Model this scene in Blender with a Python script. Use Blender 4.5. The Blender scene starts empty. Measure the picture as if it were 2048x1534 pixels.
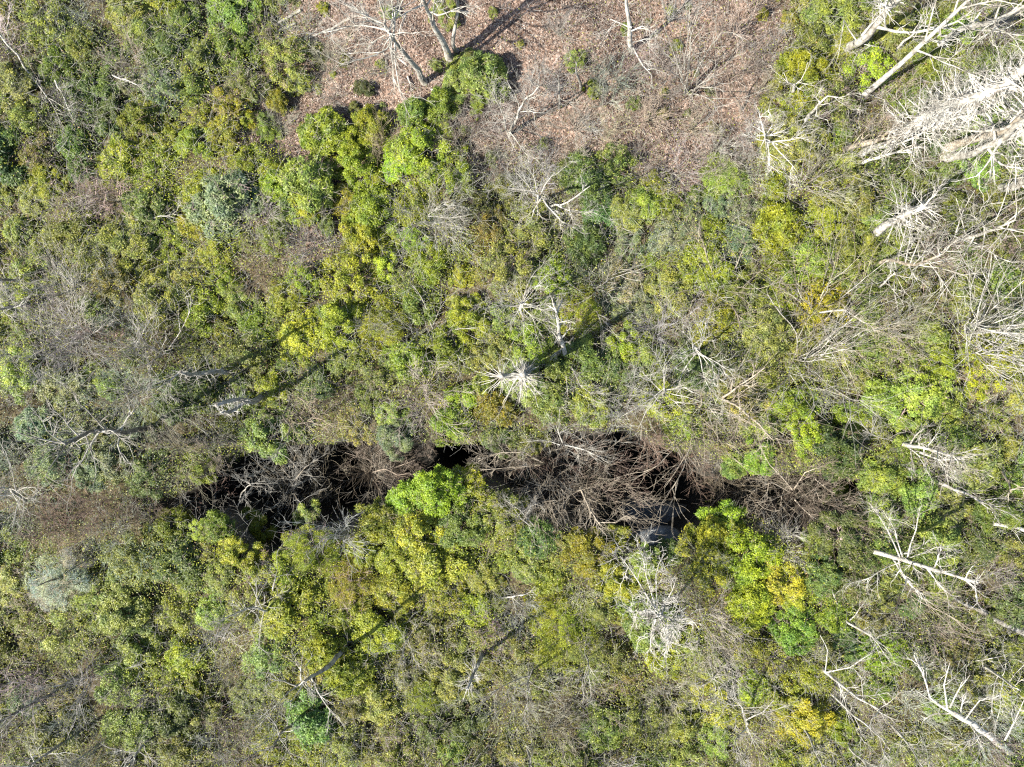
import bpy, math
import numpy as np
from mathutils import Vector

# ------------------------------------------------------------------ camera, sky, sun
H = 42.0                      # height of the camera above the plateau
W = 60.0                      # metres of ground across the frame
K = W / 2048.0                # metres per photograph pixel at z = 0
scene = bpy.context.scene
cam_d = bpy.data.cameras.new("camera")
cam_d.sensor_width = 36.0
cam_d.lens = 36.0 * H / W
cam_d.clip_start = 0.5
cam_d.clip_end = 600.0
cam = bpy.data.objects.new("camera", cam_d)
cam.location = (0, 0, H)
scene.collection.objects.link(cam)
scene.camera = cam

SUN_EL = math.radians(43.0)
SH = np.array([0.86, 0.51]); SH /= np.linalg.norm(SH)      # the way shadows fall on the ground
world = bpy.data.worlds.new("World")
scene.world = world
world.use_nodes = True
wn = world.node_tree
bg = wn.nodes["Background"]
sky = wn.nodes.new("ShaderNodeTexSky")
sky.sky_type = 'NISHITA'
sky.sun_disc = False
sky.sun_elevation = SUN_EL
sky.sun_rotation = math.atan2(-SH[0], -SH[1])
wn.links.new(sky.outputs[0], bg.inputs[0])
bg.inputs[1].default_value = 0.085
sun_d = bpy.data.lights.new("sun", 'SUN')
sun_d.energy = 5.0
sun_d.angle = math.radians(0.5)
sun_d.color = (1.0, 0.95, 0.87)
sun = bpy.data.objects.new("sun", sun_d)
sun.rotation_euler = Vector((SH[0] * math.cos(SUN_EL), SH[1] * math.cos(SUN_EL), -math.sin(SUN_EL))).to_track_quat('-Z', 'Y').to_euler()
scene.collection.objects.link(sun)
scene.view_settings.view_transform = 'Standard'
scene.view_settings.look = 'None'
scene.view_settings.exposure = 1.68
scene.view_settings.gamma = 1.0
scene.cycles.use_denoising = False
scene.cycles.filter_width = 1.25
scene.cycles.max_bounces = 5
scene.cycles.diffuse_bounces = 3
scene.cycles.transmission_bounces = 3

col = scene.collection
rng = np.random.default_rng(11)

# ------------------------------------------------------------------ terrain
CHASM_PX = [(300, 1012), (350, 990), (400, 968), (440, 930), (500, 902), (580, 893), (640, 884), (720, 880), (800, 884),
            (880, 886), (960, 884), (1040, 874), (1120, 862), (1200, 856), (1260, 866), (1330, 890), (1400, 925),
            (1480, 948), (1560, 945), (1640, 940), (1710, 950), (1745, 975), (1720, 1008), (1640, 1040), (1560, 1046),
            (1480, 1020), (1430, 1018), (1400, 1062), (1340, 1090), (1270, 1085), (1200, 1060), (1140, 1040),
            (1060, 1005), (990, 960), (940, 950), (880, 958), (820, 975), (770, 1015), (690, 1035), (610, 1050),
            (570, 1095), (540, 1110), (515, 1070), (480, 1035), (420, 1026), (350, 1030)]
CHASM = np.array([((x - 1024) * K, (767 - y) * K) for x, y in CHASM_PX])
CLEAR_PX = [(560, -80), (1570, -80), (1560, 60), (1545, 150), (1520, 250), (1430, 350), (1300, 355), (1180, 325), (1060, 310),
            (1000, 345), (950, 310), (900, 255), (800, 255), (770, 330), (705, 400), (720, 470), (640, 500), (575, 455), (580, 320),
            (500, 310), (500, 220), (540, 195), (625, 170), (600, 80)]
CLEAR = np.array([((x - 1024) * K, (767 - y) * K) for x, y in CLEAR_PX])


def sdf(poly, x, y):
    """signed distance to a polygon, negative inside"""
    x = np.asarray(x, float); y = np.asarray(y, float)
    d = np.full(x.shape, 1e9); inside = np.zeros(x.shape, bool)
    n = len(poly)
    for i in range(n):
        ax, ay = poly[i]; bx, by = poly[(i + 1) % n]
        ex, ey = bx - ax, by - ay
        t = np.clip(((x - ax) * ex + (y - ay) * ey) / (ex * ex + ey * ey), 0, 1)
        d = np.minimum(d, np.hypot(x - ax - t * ex, y - ay - t * ey))
        c = ((ay > y) != (by > y)) & (x < (bx - ax) * (y - ay) / (by - ay + 1e-12) + ax)
        inside ^= c
    return np.where(inside, -d, d)


def sst(a, b, v):
    t = np.clip((v - a) / (b - a), 0, 1)
    return t * t * (3 - 2 * t)


def bumps(x, y):
    return (0.35 * np.sin(x * .21 + 1.3) * np.cos(y * .27 + .4) + 0.22 * np.sin(x * .55 + y * .31) + 0.12 * np.sin(x * 1.1 - y * .9 + 2)
            + 0.06 * np.sin(x * 2.3 + y * 1.7))


def terrain(x, y):
    x = np.asarray(x, float); y = np.asarray(y, float)
    z = bumps(x, y)
    xs = np.clip(x, -40, 40); ys = np.clip(y, -40, 40)
    d = sdf(CHASM, xs + .25 * np.sin(y * 1.9), ys + .25 * np.sin(x * 1.6))
    z = z + 1.1 * sst(8, 1, d) * (y < -3.3 - .1 * np.sin(x)) * sst(0, 1.0, d)      # the rim towards the sun stands higher
    pocket = np.exp(-((x + 15.9) / 2.4) ** 2) + np.exp(-((x + 10.6) / 1.1) ** 2) + np.exp(-((x + 3.3) / 1.2) ** 2) + np.exp(-((x - 9.5) / 2.6) ** 2)
    deep = 3.6 + 5.5 * np.clip(pocket, 0, 1) - 1.5 * sst(-17, -21, x) + 0.4 * np.sin(x * 1.9) + .4 * np.sin(y * 2.2 + x)
    z = z - deep * sst(0.25, -0.75, d)
    return z


def at(px, py, h=0.0, z=None):
    dx, dy = (px - 1024) * W / 2048 / H, (767 - py) * W / 2048 / H
    if z is not None:
        return np.array([dx * (H - z), dy * (H - z), z])
    zz = h
    for _ in range(5):
        zz = float(terrain(dx * (H - zz), dy * (H - zz))) + h
        zz = max(zz, h - 1.0)
    return np.array([dx * (H - zz), dy * (H - zz), zz])


# ------------------------------------------------------------------ materials
def new_mat(name):
    m = bpy.data.materials.new(name); m.use_nodes = True
    return m, m.node_tree, m.node_tree.nodes["Principled BSDF"], m.node_tree.nodes["Material Output"]


def ramp(nt, stops, fac):
    r = nt.nodes.new("ShaderNodeValToRGB")
    e = r.color_ramp.elements
    while len(e) < len(stops):
        e.new(0.5)
    for k, (p, c) in enumerate(stops):
        e[k].position = p; e[k].color = (*c, 1)
    nt.links.new(fac, r.inputs[0])
    return r.outputs[0]


def mixc(nt, typ, fac, a, b):
    m = nt.nodes.new("ShaderNodeMix"); m.data_type = 'RGBA'; m.blend_type = typ
    for s, v in ((m.inputs[0], fac), (m.inputs[6], a), (m.inputs[7], b)):
        if hasattr(v, 'is_output'):
            nt.links.new(v, s)
        elif isinstance(v, tuple):
            s.default_value = (*v, 1)
        else:
            s.default_value = v
    return m.outputs[2]


def noise(nt, scale, detail=4, rough=.6, vec=None):
    n = nt.nodes.new("ShaderNodeTexNoise")
    n.inputs["Scale"].default_value = scale; n.inputs["Detail"].default_value = detail; n.inputs["Roughness"].default_value = rough
    if vec is not None:
        nt.links.new(vec, n.inputs["Vector"])
    return n.outputs[0]


def leaf_material(name, transl=.3, rough=.5, attr=None):
    """leaf colour comes from the plant's own colour, varied leaf by leaf"""
    m, nt, p, out = new_mat(name)
    oi = nt.nodes.new("ShaderNodeObjectInfo")
    ge = nt.nodes.new("ShaderNodeNewGeometry")
    tc = nt.nodes.new("ShaderNodeTexCoord")
    v = ramp(nt, [(0, (.48, .5, .52)), (.35, (.82, .83, .86)), (.7, (1.08, 1.07, 1.0)), (.92, (1.35, 1.3, 1.1)), (1, (1.5, 1.35, 1.15))], ge.outputs["Random Per Island"])
    own = oi.outputs["Color"]
    if attr:
        at_ = nt.nodes.new("ShaderNodeAttribute"); at_.attribute_name = attr; own = at_.outputs["Color"]
    c = mixc(nt, 'MULTIPLY', 1.0, own, v)
    n = noise(nt, 1.6, 2, .5, tc.outputs["Object"])
    c2 = ramp(nt, [(.36, (.70, .84, 1.0)), (.5, (.95, .97, 1.0)), (.64, (1.16, 1.13, .82))], n)
    c = mixc(nt, 'MULTIPLY', 1.0, c, c2)
    nt.links.new(c, p.inputs["Base Color"])
    p.inputs["Roughness"].default_value = rough
    p.inputs["Specular IOR Level"].default_value = .38
    tr = nt.nodes.new("ShaderNodeBsdfTranslucent")
    nt.links.new(mixc(nt, 'MULTIPLY', 1.0, c, (1.15, 1.35, .5)), tr.inputs[0])
    mx = nt.nodes.new("ShaderNodeMixShader"); mx.inputs[0].default_value = transl
    nt.links.new(p.outputs[0], mx.inputs[1]); nt.links.new(tr.outputs[0], mx.inputs[2])
    nt.links.new(mx.outputs[0], out.inputs[0])
    return m


def bark_material(name, scale=3.0):
    m, nt, p, out = new_mat(name)
    oi = nt.nodes.new("ShaderNodeObjectInfo")
    tc = nt.nodes.new("ShaderNodeTexCoord")
    mp = nt.nodes.new("ShaderNodeMapping"); mp.inputs["Scale"].default_value = (1, 1, .35)
    nt.links.new(tc.outputs["Object"], mp.inputs[0])
    n1 = noise(nt, scale * 2.2, 6, .7, mp.outputs[0])
    n2 = noise(nt, scale * .7, 3, .6, tc.outputs["Object"])
    c = mixc(nt, 'MULTIPLY', 1.0, oi.outputs["Color"], ramp(nt, [(.34, (.25, .235, .21)), (.47, (.85, .83, .8)), (.66, (1.28, 1.28, 1.24))], n1))
    c = mixc(nt, 'MULTIPLY', .8, c, ramp(nt, [(.36, (.6, .56, .5)), (.6, (1.1, 1.1, 1.08))], n2))
    nt.links.new(c, p.inputs["Base Color"])
    p.inputs["Roughness"].default_value = .85
    p.inputs["Specular IOR Level"].default_value = .2
    b = nt.nodes.new("ShaderNodeBump"); b.inputs["Strength"].default_value = .5; b.inputs["Distance"].default_value = .03
    nt.links.new(n1, b.inputs["Height"]); nt.links.new(b.outputs[0], p.inputs["Normal"])
    return m


def ground_material():
    m, nt, p, out = new_mat("leaf_litter_ground")
    tc = nt.nodes.new("ShaderNodeTexCoord")
    ge = nt.nodes.new("ShaderNodeNewGeometry")
    vo = nt.nodes.new("ShaderNodeTexVoronoi"); vo.inputs["Scale"].default_value = 9.0
    nt.links.new(tc.outputs["Object"], vo.inputs["Vector"])
    n1 = noise(nt, .35, 6, .65, tc.outputs["Object"])
    n2 = noise(nt, 5.0, 5, .7, tc.outputs["Object"])
    sx = nt.nodes.new("ShaderNodeSeparateColor"); nt.links.new(vo.outputs["Color"], sx.inputs[0])
    c = ramp(nt, [(0, (0.059, 0.040, 0.030)), (.3, (0.118, 0.080, 0.059)), (.6, (0.185, 0.132, 0.100)), (.85, (0.244, 0.185, 0.148)), (1, (0.333, 0.259, 0.215))], sx.outputs[0])
    c = mixc(nt, 'MULTIPLY', 1.0, c, ramp(nt, [(.35, (.62, .62, .62)), (.6, (1.15, 1.12, 1.1))], n1))
    c = mixc(nt, 'MULTIPLY', .9, c, ramp(nt, [(.3, (.55, .5, .46)), (.6, (1.15, 1.12, 1.1))], n2))
    at_ = nt.nodes.new("ShaderNodeAttribute"); at_.attribute_name = "open_ground"
    humus = ramp(nt, [(.3, (.035, .026, .016)), (.5, (.075, .06, .032)), (.7, (.12, .10, .05))], n2)
    c = mixc(nt, 'MIX', at_.outputs["Fac"], humus, c)
    # bare rock and soil where the ground is steep, darkened to deepen the chasm's shade
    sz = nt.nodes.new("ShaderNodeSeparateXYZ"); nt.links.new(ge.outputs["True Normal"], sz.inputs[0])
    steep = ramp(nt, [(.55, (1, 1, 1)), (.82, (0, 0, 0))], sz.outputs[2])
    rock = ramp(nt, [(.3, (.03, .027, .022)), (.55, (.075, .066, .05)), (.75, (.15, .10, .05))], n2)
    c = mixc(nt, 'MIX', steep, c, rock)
    # below the rim the ground colour blackens, painting in the cleft's deep shade
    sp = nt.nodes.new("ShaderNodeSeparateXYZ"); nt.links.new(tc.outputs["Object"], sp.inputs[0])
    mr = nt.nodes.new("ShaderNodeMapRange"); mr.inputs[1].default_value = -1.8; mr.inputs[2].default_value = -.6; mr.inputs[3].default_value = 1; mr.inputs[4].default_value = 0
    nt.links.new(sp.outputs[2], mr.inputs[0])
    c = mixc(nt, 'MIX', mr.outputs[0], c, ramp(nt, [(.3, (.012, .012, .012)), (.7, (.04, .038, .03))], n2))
    nt.links.new(c, p.inputs["Base Color"])
    p.inputs["Roughness"].default_value = .9; p.inputs["Specular IOR Level"].default_value = .15
    b = nt.nodes.new("ShaderNodeBump"); b.inputs["Strength"].default_value = .8; b.inputs["Distance"].default_value = .06
    nt.links.new(n2, b.inputs["Height"]); nt.links.new(b.outputs[0], p.inputs["Normal"])
    return m


def litter_material():
    m, nt, p, out = new_mat("fallen_leaf")
    ge = nt.nodes.new("ShaderNodeNewGeometry")
    c = ramp(nt, [(0, (0.072, 0.047, 0.035)), (.25, (0.144, 0.097, 0.071)), (.55, (0.216, 0.155, 0.117)), (.8, (0.281, 0.216, 0.169)), (1, (0.360, 0.310, 0.266))], ge.outputs["Random Per Island"])
    nt.links.new(c, p.inputs["Base Color"]); p.inputs["Roughness"].default_value = .7; p.inputs["Specular IOR Level"].default_value = .3
    return m


def rock_material():
    m, nt, p, out = new_mat("shaded_rock")
    tc = nt.nodes.new("ShaderNodeTexCoord")
    n1 = noise(nt, 1.2, 8, .65, tc.outputs["Object"])
    c = ramp(nt, [(.3, (.035, .038, .04)), (.55, (.085, .095, .10)), (.75, (.17, .175, .17))], n1)
    nt.links.new(c, p.inputs["Base Color"]); p.inputs["Roughness"].default_value = .75
    b = nt.nodes.new("ShaderNodeBump"); b.inputs["Strength"].default_value = .7; b.inputs["Distance"].default_value = .08
    nt.links.new(n1, b.inputs["Height"]); nt.links.new(b.outputs[0], p.inputs["Normal"])
    return m


M_LEAF = leaf_material("leaf", .36, .5)
M_FINE = leaf_material("fine_leaf", .4, .6)
M_UNDER = leaf_material("mixed_leaf", .3, .55, "leaf_colour")
M_BARK = bark_material("bark")
M_TWIG = bark_material("twig", 1.2)
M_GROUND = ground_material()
M_LITTER = litter_material()
M_ROCK = rock_material()


# ------------------------------------------------------------------ mesh helpers
def mesh_from(name, verts, quads, mat, tris=None, smooth=False):
    me = bpy.data.meshes.new(name)
    verts = np.asarray(verts, np.float32).reshape(-1, 3)
    quads = np.asarray(quads, np.int32).reshape(-1, 4)
    nq = len(quads); nt_ = 0 if tris is None else len(tris)
    me.vertices.add(len(verts)); me.vertices.foreach_set("co", verts.ravel())
    loops = quads.ravel() if not nt_ else np.concatenate([quads.ravel(), np.asarray(tris, np.int32).ravel()])
    me.loops.add(len(loops)); me.loops.foreach_set("vertex_index", loops.astype(np.int32))
    me.polygons.add(nq + nt_)
    starts = np.concatenate([np.arange(nq) * 4, nq * 4 + np.arange(nt_) * 3]).astype(np.int32)
    me.polygons.foreach_set("loop_start", starts)
    if smooth:
        me.polygons.foreach_set("use_smooth", np.ones(nq + nt_, bool))
    me.update(calc_edges=True)
    me.materials.append(mat)
    return me


class Sticks:
    """collects polylines with radii and turns them into ONE tube mesh"""
    def __init__(self):
        self.g = {}

    def add(self, pts, rad, sides=3):
        self.g.setdefault((len(pts), sides), []).append((pts, rad))

    def arrays(self):
        V, Q, off = [], [], 0
        for (k, s), lst in self.g.items():
            P = np.array([a for a, _ in lst], float); R = np.array([b for _, b in lst], float)
            T = np.empty_like(P)
            T[:, 1:-1] = P[:, 2:] - P[:, :-2]; T[:, 0] = P[:, 1] - P[:, 0]; T[:, -1] = P[:, -1] - P[:, -2]
            T /= np.linalg.norm(T, axis=2, keepdims=True) + 1e-9
            mean = P[:, -1] - P[:, 0]
            ref = np.where(np.abs(mean[:, 2:3]) > .8 * np.linalg.norm(mean, axis=1, keepdims=True), np.array([[1., 0, 0]]), np.array([[0, 0, 1.]]))
            A = np.cross(T, ref[:, None, :]); A /= np.linalg.norm(A, axis=2, keepdims=True) + 1e-9
            B = np.cross(T, A)
            an = np.arange(s) * 2 * math.pi / s
            ring = P[:, :, None, :] + R[:, :, None, None] * (np.cos(an)[None, None, :, None] * A[:, :, None, :] + np.sin(an)[None, None, :, None] * B[:, :, None, :])
            n = len(lst)
            V.append(ring.reshape(-1, 3))
            base = off + np.arange(n)[:, None, None] * (k * s) + np.arange(k - 1)[None, :, None] * s
            j = np.arange(s)[None, None, :]; j2 = (j + 1) % s
            Q.append(np.stack([base + j, base + j2, base + s + j2, base + s + j], -1).reshape(-1, 4))
            if s >= 4 and s % 2 == 0:       # cap the thick ends
                for e in (0, k - 1):
                    b0 = off + np.arange(n) * (k * s) + e * s
                    for q in range(1, s - 1, 2):
                        Q.append(np.stack([b0, b0 + q, b0 + q + 1, b0 + min(q + 2, s - 1)], -1) if q + 2 <= s - 1 else np.stack([b0, b0 + q, b0 + q + 1, b0 + q + 1], -1)[:0])
            off += n * k * s
        return np.concatenate(V), np.concatenate(Q)

    def mesh(self, name, mat):
        v, q = self.arrays()
        return mesh_from(name, v, q, mat, smooth=True)


def unit(v):
    v = np.asarray(v, float)
    return v / (math.sqrt(v[0] * v[0] + v[1] * v[1] + v[2] * v[2]) + 1e-9)


def wander(r, p, d, L, n, wig, lift):
    pts = [p]
    st = L / (n - 1)
    for _ in range(n - 1):
        d = unit(d + r.normal(0, wig, 3) + np.array([0, 0, lift]))
        p = p + d * st
        pts.append(p)
    return pts, d


def grow(out, r, p, d, L, rad, level, kids, wig=.16, lift=.02, ang=.7, shrink=.52, rmin=.008, nseg=(6, 5, 4, 3)):
    n = nseg[min(level, len(nseg) - 1)]
    pts, _ = wander(r, np.asarray(p, float), unit(d), L, n, wig, lift)
    rr = np.maximum(np.linspace(rad, rad * .35, n), rmin * .7)
    out[0 if level == 0 else 1].add(pts, rr, 6 if rad > .07 else (4 if rad > .03 else 3))
    if level < len(kids):
        m = max(1, int(round(kids[level] * r.uniform(.75, 1.25))))
        for i in range(m):
            f = r.uniform(.25, 1.0) if i else 1.0
            x = f * (n - 1); a = min(int(x), n - 2); t = x - a
            q = pts[a] * (1 - t) + pts[a + 1] * t
            dd = unit(pts[a + 1] - pts[a])
            side = unit(np.cross(dd, r.normal(0, 1, 3)))
            A = ang * r.uniform(.5, 1.3)
            nd = dd * math.cos(A) + side * math.sin(A)
            grow(out, r, q, nd, L * shrink * r.uniform(.6, 1.25), max(rmin, rad * .55 * (1 - .45 * f) * 1.25), level + 1, kids, wig * 1.1, lift, ang, shrink, rmin, nseg)


# ------------------------------------------------------------------ prototypes (meshes shared by many plants)
def leaves_mesh(name, C, N, U, ln, wd, mat, droop=.25):
    """C centres, N leaf normals, U leaf directions, ln / wd lengths and widths"""
    U = U / (np.linalg.norm(U, axis=1, keepdims=True) + 1e-9)
    Sd = np.cross(N, U); Sd /= np.linalg.norm(Sd, axis=1, keepdims=True) + 1e-9
    Nn = np.cross(U, Sd)
    ln = ln[:, None]; wd = wd[:, None]
    a = C
    b = C + U * ln * .5 + Sd * wd * .5 + Nn * ln * .06
    c = C + U * ln - Nn * ln * droop
    d = C + U * ln * .5 - Sd * wd * .5 + Nn * ln * .06
    V = np.stack([a, b, c, d], 1).reshape(-1, 3)
    Q = np.arange(len(C) * 4).reshape(-1, 4)
    return V, Q


def crown_points(r, n_lobes, n_pts, R=1.0, hgt=1.5, flat=.75, spread=.86, lmin=.15, lmax=.31, zvar=.2):
    """rosette positions and outward normals over a lobed dome"""
    lobes = []
    ph = r.uniform(0, 6.28, 3)
    for i in range(n_lobes):
        a = r.uniform(0, 2 * math.pi); q = math.sqrt(r.uniform(0, 1)) * R * spread
        q *= 1 + .22 * math.sin(2 * a + ph[0]) + .16 * math.sin(3 * a + ph[1]) + .1 * math.sin(5 * a + ph[2])
        lr = r.uniform(lmin, lmax) * R
        z = hgt * (1 - .6 * (q / R) ** 1.6) - lr * .8 + r.normal(0, zvar)
        lobes.append((q * math.cos(a), q * math.sin(a), max(lr * .6, z), lr))
    lobes = np.array(lobes)
    w = lobes[:, 3] ** 2
    k = r.choice(n_lobes, n_pts, p=w / w.sum())
    v = r.normal(0, 1, (n_pts, 3)); v[:, 2] = np.abs(v[:, 2]) * 1.1 - .35
    v /= np.linalg.norm(v, axis=1, keepdims=True)
    shell = r.uniform(.72, 1.12, n_pts)[:, None]
    c = lobes[k, :3] + v * lobes[k, 3:4] * shell * np.array([1, 1, flat])
    # drop those buried in another lobe
    keep = np.ones(n_pts, bool)
    for l in lobes:
        dd = np.linalg.norm((c - l[:3]) / np.array([1, 1, flat]), axis=1)
        keep &= dd > l[3] * .68
    keep &= c[:, 2] > .05
    return c[keep], v[keep], lobes


def foliage_proto(kind, seed):
    r = np.random.default_rng(seed)
    if kind == 'rosette':
        C, Nv, lob = crown_points(r, 44, 1800, spread=.9, lmin=.13, lmax=.28); per, ln0, wd0, tilt = 7, .115, .044, .45
    elif kind == 'small':
        C, Nv, lob = crown_points(r, 46, 3000, spread=.98, lmin=.12, lmax=.25, zvar=.2); per, ln0, wd0, tilt = 6, .075, .038, .5
    elif kind == 'sparse':
        C, Nv, lob = crown_points(r, 44, 2200, spread=1.05, lmin=.11, lmax=.22, zvar=.24); per, ln0, wd0, tilt = 4, .075, .038, .6
    else:                                     # wispy: fine soft sprays
        C, Nv, lob = crown_points(r, 40, 3600, flat=.9); per, ln0, wd0, tilt = 4, .085, .016, .9
    n = len(C)
    up = np.array([0, 0, 1.0])
    ax = Nv * .6 + up * .55 + r.normal(0, .25, (n, 3)); ax /= np.linalg.norm(ax, axis=1, keepdims=True)
    ref = r.normal(0, 1, (n, 3)); A = np.cross(ax, ref); A /= np.linalg.norm(A, axis=1, keepdims=True); B = np.cross(ax, A)
    an = (np.arange(per) * 2 * math.pi / per)[None, :] + r.normal(0, .3, (n, per))
    U = np.cos(an)[..., None] * A[:, None] + np.sin(an)[..., None] * B[:, None] + ax[:, None] * (r.normal(tilt, .35, (n, per)))[..., None]
    U = U.reshape(-1, 3)
    Nn = np.repeat(ax, per, 0) + r.normal(0, .25, (n * per, 3))
    Cc = np.repeat(C, per, 0) + r.normal(0, .025, (n * per, 3))
    ln = ln0 * r.uniform(.65, 1.25, n * per); wd = wd0 * r.uniform(.75, 1.2, n * per)
    V, Q = leaves_mesh('', Cc, Nn, U, ln, wd, None)
    if kind == 'wispy':
        mat = M_FINE
    else:
        mat = M_LEAF
    fol = mesh_from("foliage", V, Q, mat)
    st = Sticks()
    for l in lob:                              # a stem from the root to each lobe, then twigs that poke out of the leaves
        o = (st, st)
        tip = l[:3] + np.array([0, 0, l[3] * .2])
        mid = tip * .45 + np.array([0, 0, .12]) + r.normal(0, .08, 3)
        st.add([np.zeros(3), mid * .6, mid, tip], [.03, .024, .016, .010], 4)
        for _ in range(5 if kind == 'sparse' else (3 if kind == 'wispy' else 1)):
            dd = unit(r.normal(0, .6, 3) + np.array([0, 0, .9]) + unit(tip) * .4)
            grow(o, r, tip + r.normal(0, .06, 3), dd, l[3] * r.uniform(1.0, 2.3), .007, 1, (0, 4), wig=.2, ang=.7, rmin=.004)
    return fol, st.mesh("stem", M_TWIG)


def twig_proto(kind, seed):
    """leafless plants: 'dome' radiating shrub, 'vase' ascending multi-stem, 'haze' very fine grey twigs"""
    r = np.random.default_rng(seed)
    a, b = Sticks(), Sticks()
    if kind == 'dome':
        ns, kids, spread, L, rad = 15, (7, 4), .98, 1.15, .016
    elif kind == 'vase':
        ns, kids, spread, L, rad = 11, (6, 4), .48, 1.8, .017
    else:
        ns, kids, spread, L, rad = 13, (8, 5), .9, 1.15, .010
    for i in range(ns):
        az = i * 2 * math.pi / ns + r.normal(0, .25); s = spread * r.uniform(.35, 1.2)
        d = np.array([math.cos(az) * math.sin(s), math.sin(az) * math.sin(s), math.cos(s)])
        grow((a, b), r, r.normal(0, .04, 3) * np.array([1, 1, 0]), d, L * r.uniform(.75, 1.15), rad * r.uniform(.7, 1.2), 0, kids, wig=.13, lift=.03, ang=.62, shrink=.5, rmin=.0045 if kind != 'haze' else .0038)
    return a.mesh("stem", M_BARK), b.mesh("crown", M_TWIG)


FOL = {k: [foliage_proto(k, 100 * i + j) for j in range(n)] for i, (k, n) in enumerate((('rosette', 5), ('small', 6), ('sparse', 5), ('wispy', 4)))}
TWG = {k: [twig_proto(k, 900 + 100 * i + j) for j in range(n)] for i, (k, n) in enumerate((('dome', 5), ('vase', 4), ('haze', 5)))}


# ------------------------------------------------------------------ object helpers
def link(name, data, parent=None, color=None):
    o = bpy.data.objects.new(name, data); col.objects.link(o)
    if parent is not None:
        o.parent = parent
    if color is not None:
        o.color = (*color, 1)
    return o


def thing(name, label, cat, loc=(0, 0, 0), group=None):
    o = bpy.data.objects.new(name, None); col.objects.link(o)
    o.empty_display_size = .3
    o.location = tuple(float(v) for v in loc)
    o['label'] = label; o['category'] = cat
    if group: o['group'] = group
    return o


def structure(name, me, kind='structure', label=None):
    o = link(name, me); o['kind'] = kind
    if label: o['label'] = label
    return o


# ------------------------------------------------------------------ the ground
def build_ground():
    core = 34.0
    xs = np.concatenate([np.linspace(-300, -core, 40)[:-1], np.arange(-core, core + .01, .2), np.linspace(core, 300, 40)[1:]])
    ycore = 27.0
    ys = np.concatenate([np.linspace(-300, -ycore, 40)[:-1], np.arange(-ycore, ycore + .01, .2), np.linspace(ycore, 300, 40)[1:]])
    X, Y = np.meshgrid(xs, ys)
    Z = terrain(X, Y)
    jit = np.where((np.abs(X) < core) & (np.abs(Y) < ycore), 1, 0)
    Z = Z + rng.normal(0, .025, Z.shape) * jit
    V = np.stack([X, Y, Z], -1).reshape(-1, 3)
    ny, nx = X.shape
    i = np.arange(ny - 1)[:, None] * nx + np.arange(nx - 1)[None, :]
    Q = np.stack([i, i + 1, i + nx + 1, i + nx], -1).reshape(-1, 4)
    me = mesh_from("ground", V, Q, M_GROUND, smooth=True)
    xy = np.clip(V[:, :2], -40, 40)
    op = sst(2.2, -1.0, sdf(CLEAR, xy[:, 0] + .7 * np.sin(xy[:, 1] * 1.7), xy[:, 1] + .7 * np.sin(xy[:, 0] * 1.4)))
    me.attributes.new("open_ground", 'FLOAT', 'POINT').data.foreach_set("value", op.astype(np.float32))
    structure("ground", me)


build_ground()


def scatter(n, xr, yr, r):
    return r.uniform(*xr, n), r.uniform(*yr, n)


def build_litter():
    r = np.random.default_rng(5)
    x, y = scatter(230000, (-17, 20), (5, 25.5), r)
    d = sdf(CLEAR, x, y)
    k = r.uniform(0, 1, len(x)) < np.clip(1.05 - .32 * np.maximum(d + .8 * np.sin(x * 1.1) * np.sin(y * 1.3), 0), .12, 1)
    k &= r.uniform(0, 1, len(x)) < .62 + .38 * np.sin(x * .7 + 2 * np.sin(y * .5)) * np.sin(y * .9 + np.sin(x * .8))
    x, y = x[k], y[k]; n = len(x)
    C = np.stack([x, y, terrain(x, y) + r.uniform(.01, .07, n)], 1)
    N = np.array([0, 0, 1.]) + r.normal(0, .45, (n, 3)); U = r.normal(0, 1, (n, 3)); U[:, 2] *= .35
    V, Q = leaves_mesh('', C, N, U, r.uniform(.06, .135, n), r.uniform(.035, .075, n), None, .2)
    structure("fallen_leaves", mesh_from("fallen_leaves", V, Q, M_LITTER), 'stuff', "tan and pinkish fallen leaves carpeting the open clearing")


build_litter()

# ------------------------------------------------------------------ what grows where (by 128-pixel cell of the photograph)
PAL = {'G': (.190, .225, .046), 'Y': (.242, .268, .022), 'L': (.220, .272, .042), 'O': (.222, .235, .050), 'D': (.115, .155, .040),
       'B': (.195, .225, .115), 'W': (.285, .305, .026)}
PALNAME = {'G': 'green', 'Y': 'yellow-green', 'L': 'light green', 'O': 'olive', 'D': 'dark green', 'B': 'grey-green', 'W': 'golden yellow'}
CELLS = """
O6 G3 G3 G3 O4 C9 C9 C9 C9 C9 C9 C9 O5 G3 G3 G4
O6 D2 B4 Y2 Y2 C9 C9 C9 C9 C9 C9 C9 Y4 O4 G3 G4
Y3 D2 Y2 Y2 Y1 Y1 Y1 O4 O4 O6 G6 B5 Y3 G4 D5 G3
O4 O4 Y3 Y2 G1 Y1 Y1 O5 O5 D2 Y2 B3 Y4 G3 G5 O5
Y3 Y2 O4 Y2 Y2 W1 G3 Y3 G3 B2 O3 Y2 Y2 O5 O6 G4
O5 O6 G2 O4 G2 Y2 Y3 O3 G3 G2 D3 G3 O5 G4 O5 Y5
B4 O6 G3 Y3 G2 O2 G2 Y2 G2 G3 O4 O5 Y4 L1 L1 O2
B5 B6 B7 O4 G2 G2 G2 G2 G2 O4 O4 O4 G3 G4 G3 G2
D4 O7 O3 Y2 Y2 Y2 Y1 Y3 G3 O5 O5 W1 O4 D3 G3 G3
O3 O4 O3 O5 Y2 Y2 Y2 O3 O3 Y2 G5 Y1 Y2 D3 O4 O4
O5 O4 Y2 O4 O4 Y3 O4 O4 O5 O4 O4 O5 Y3 O4 Y4 O5
O6 O6 O5 O4 Y3 O4 O5 O5 O6 O5 O5 O6 Y5 O5 O5 G5
""".split()


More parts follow.
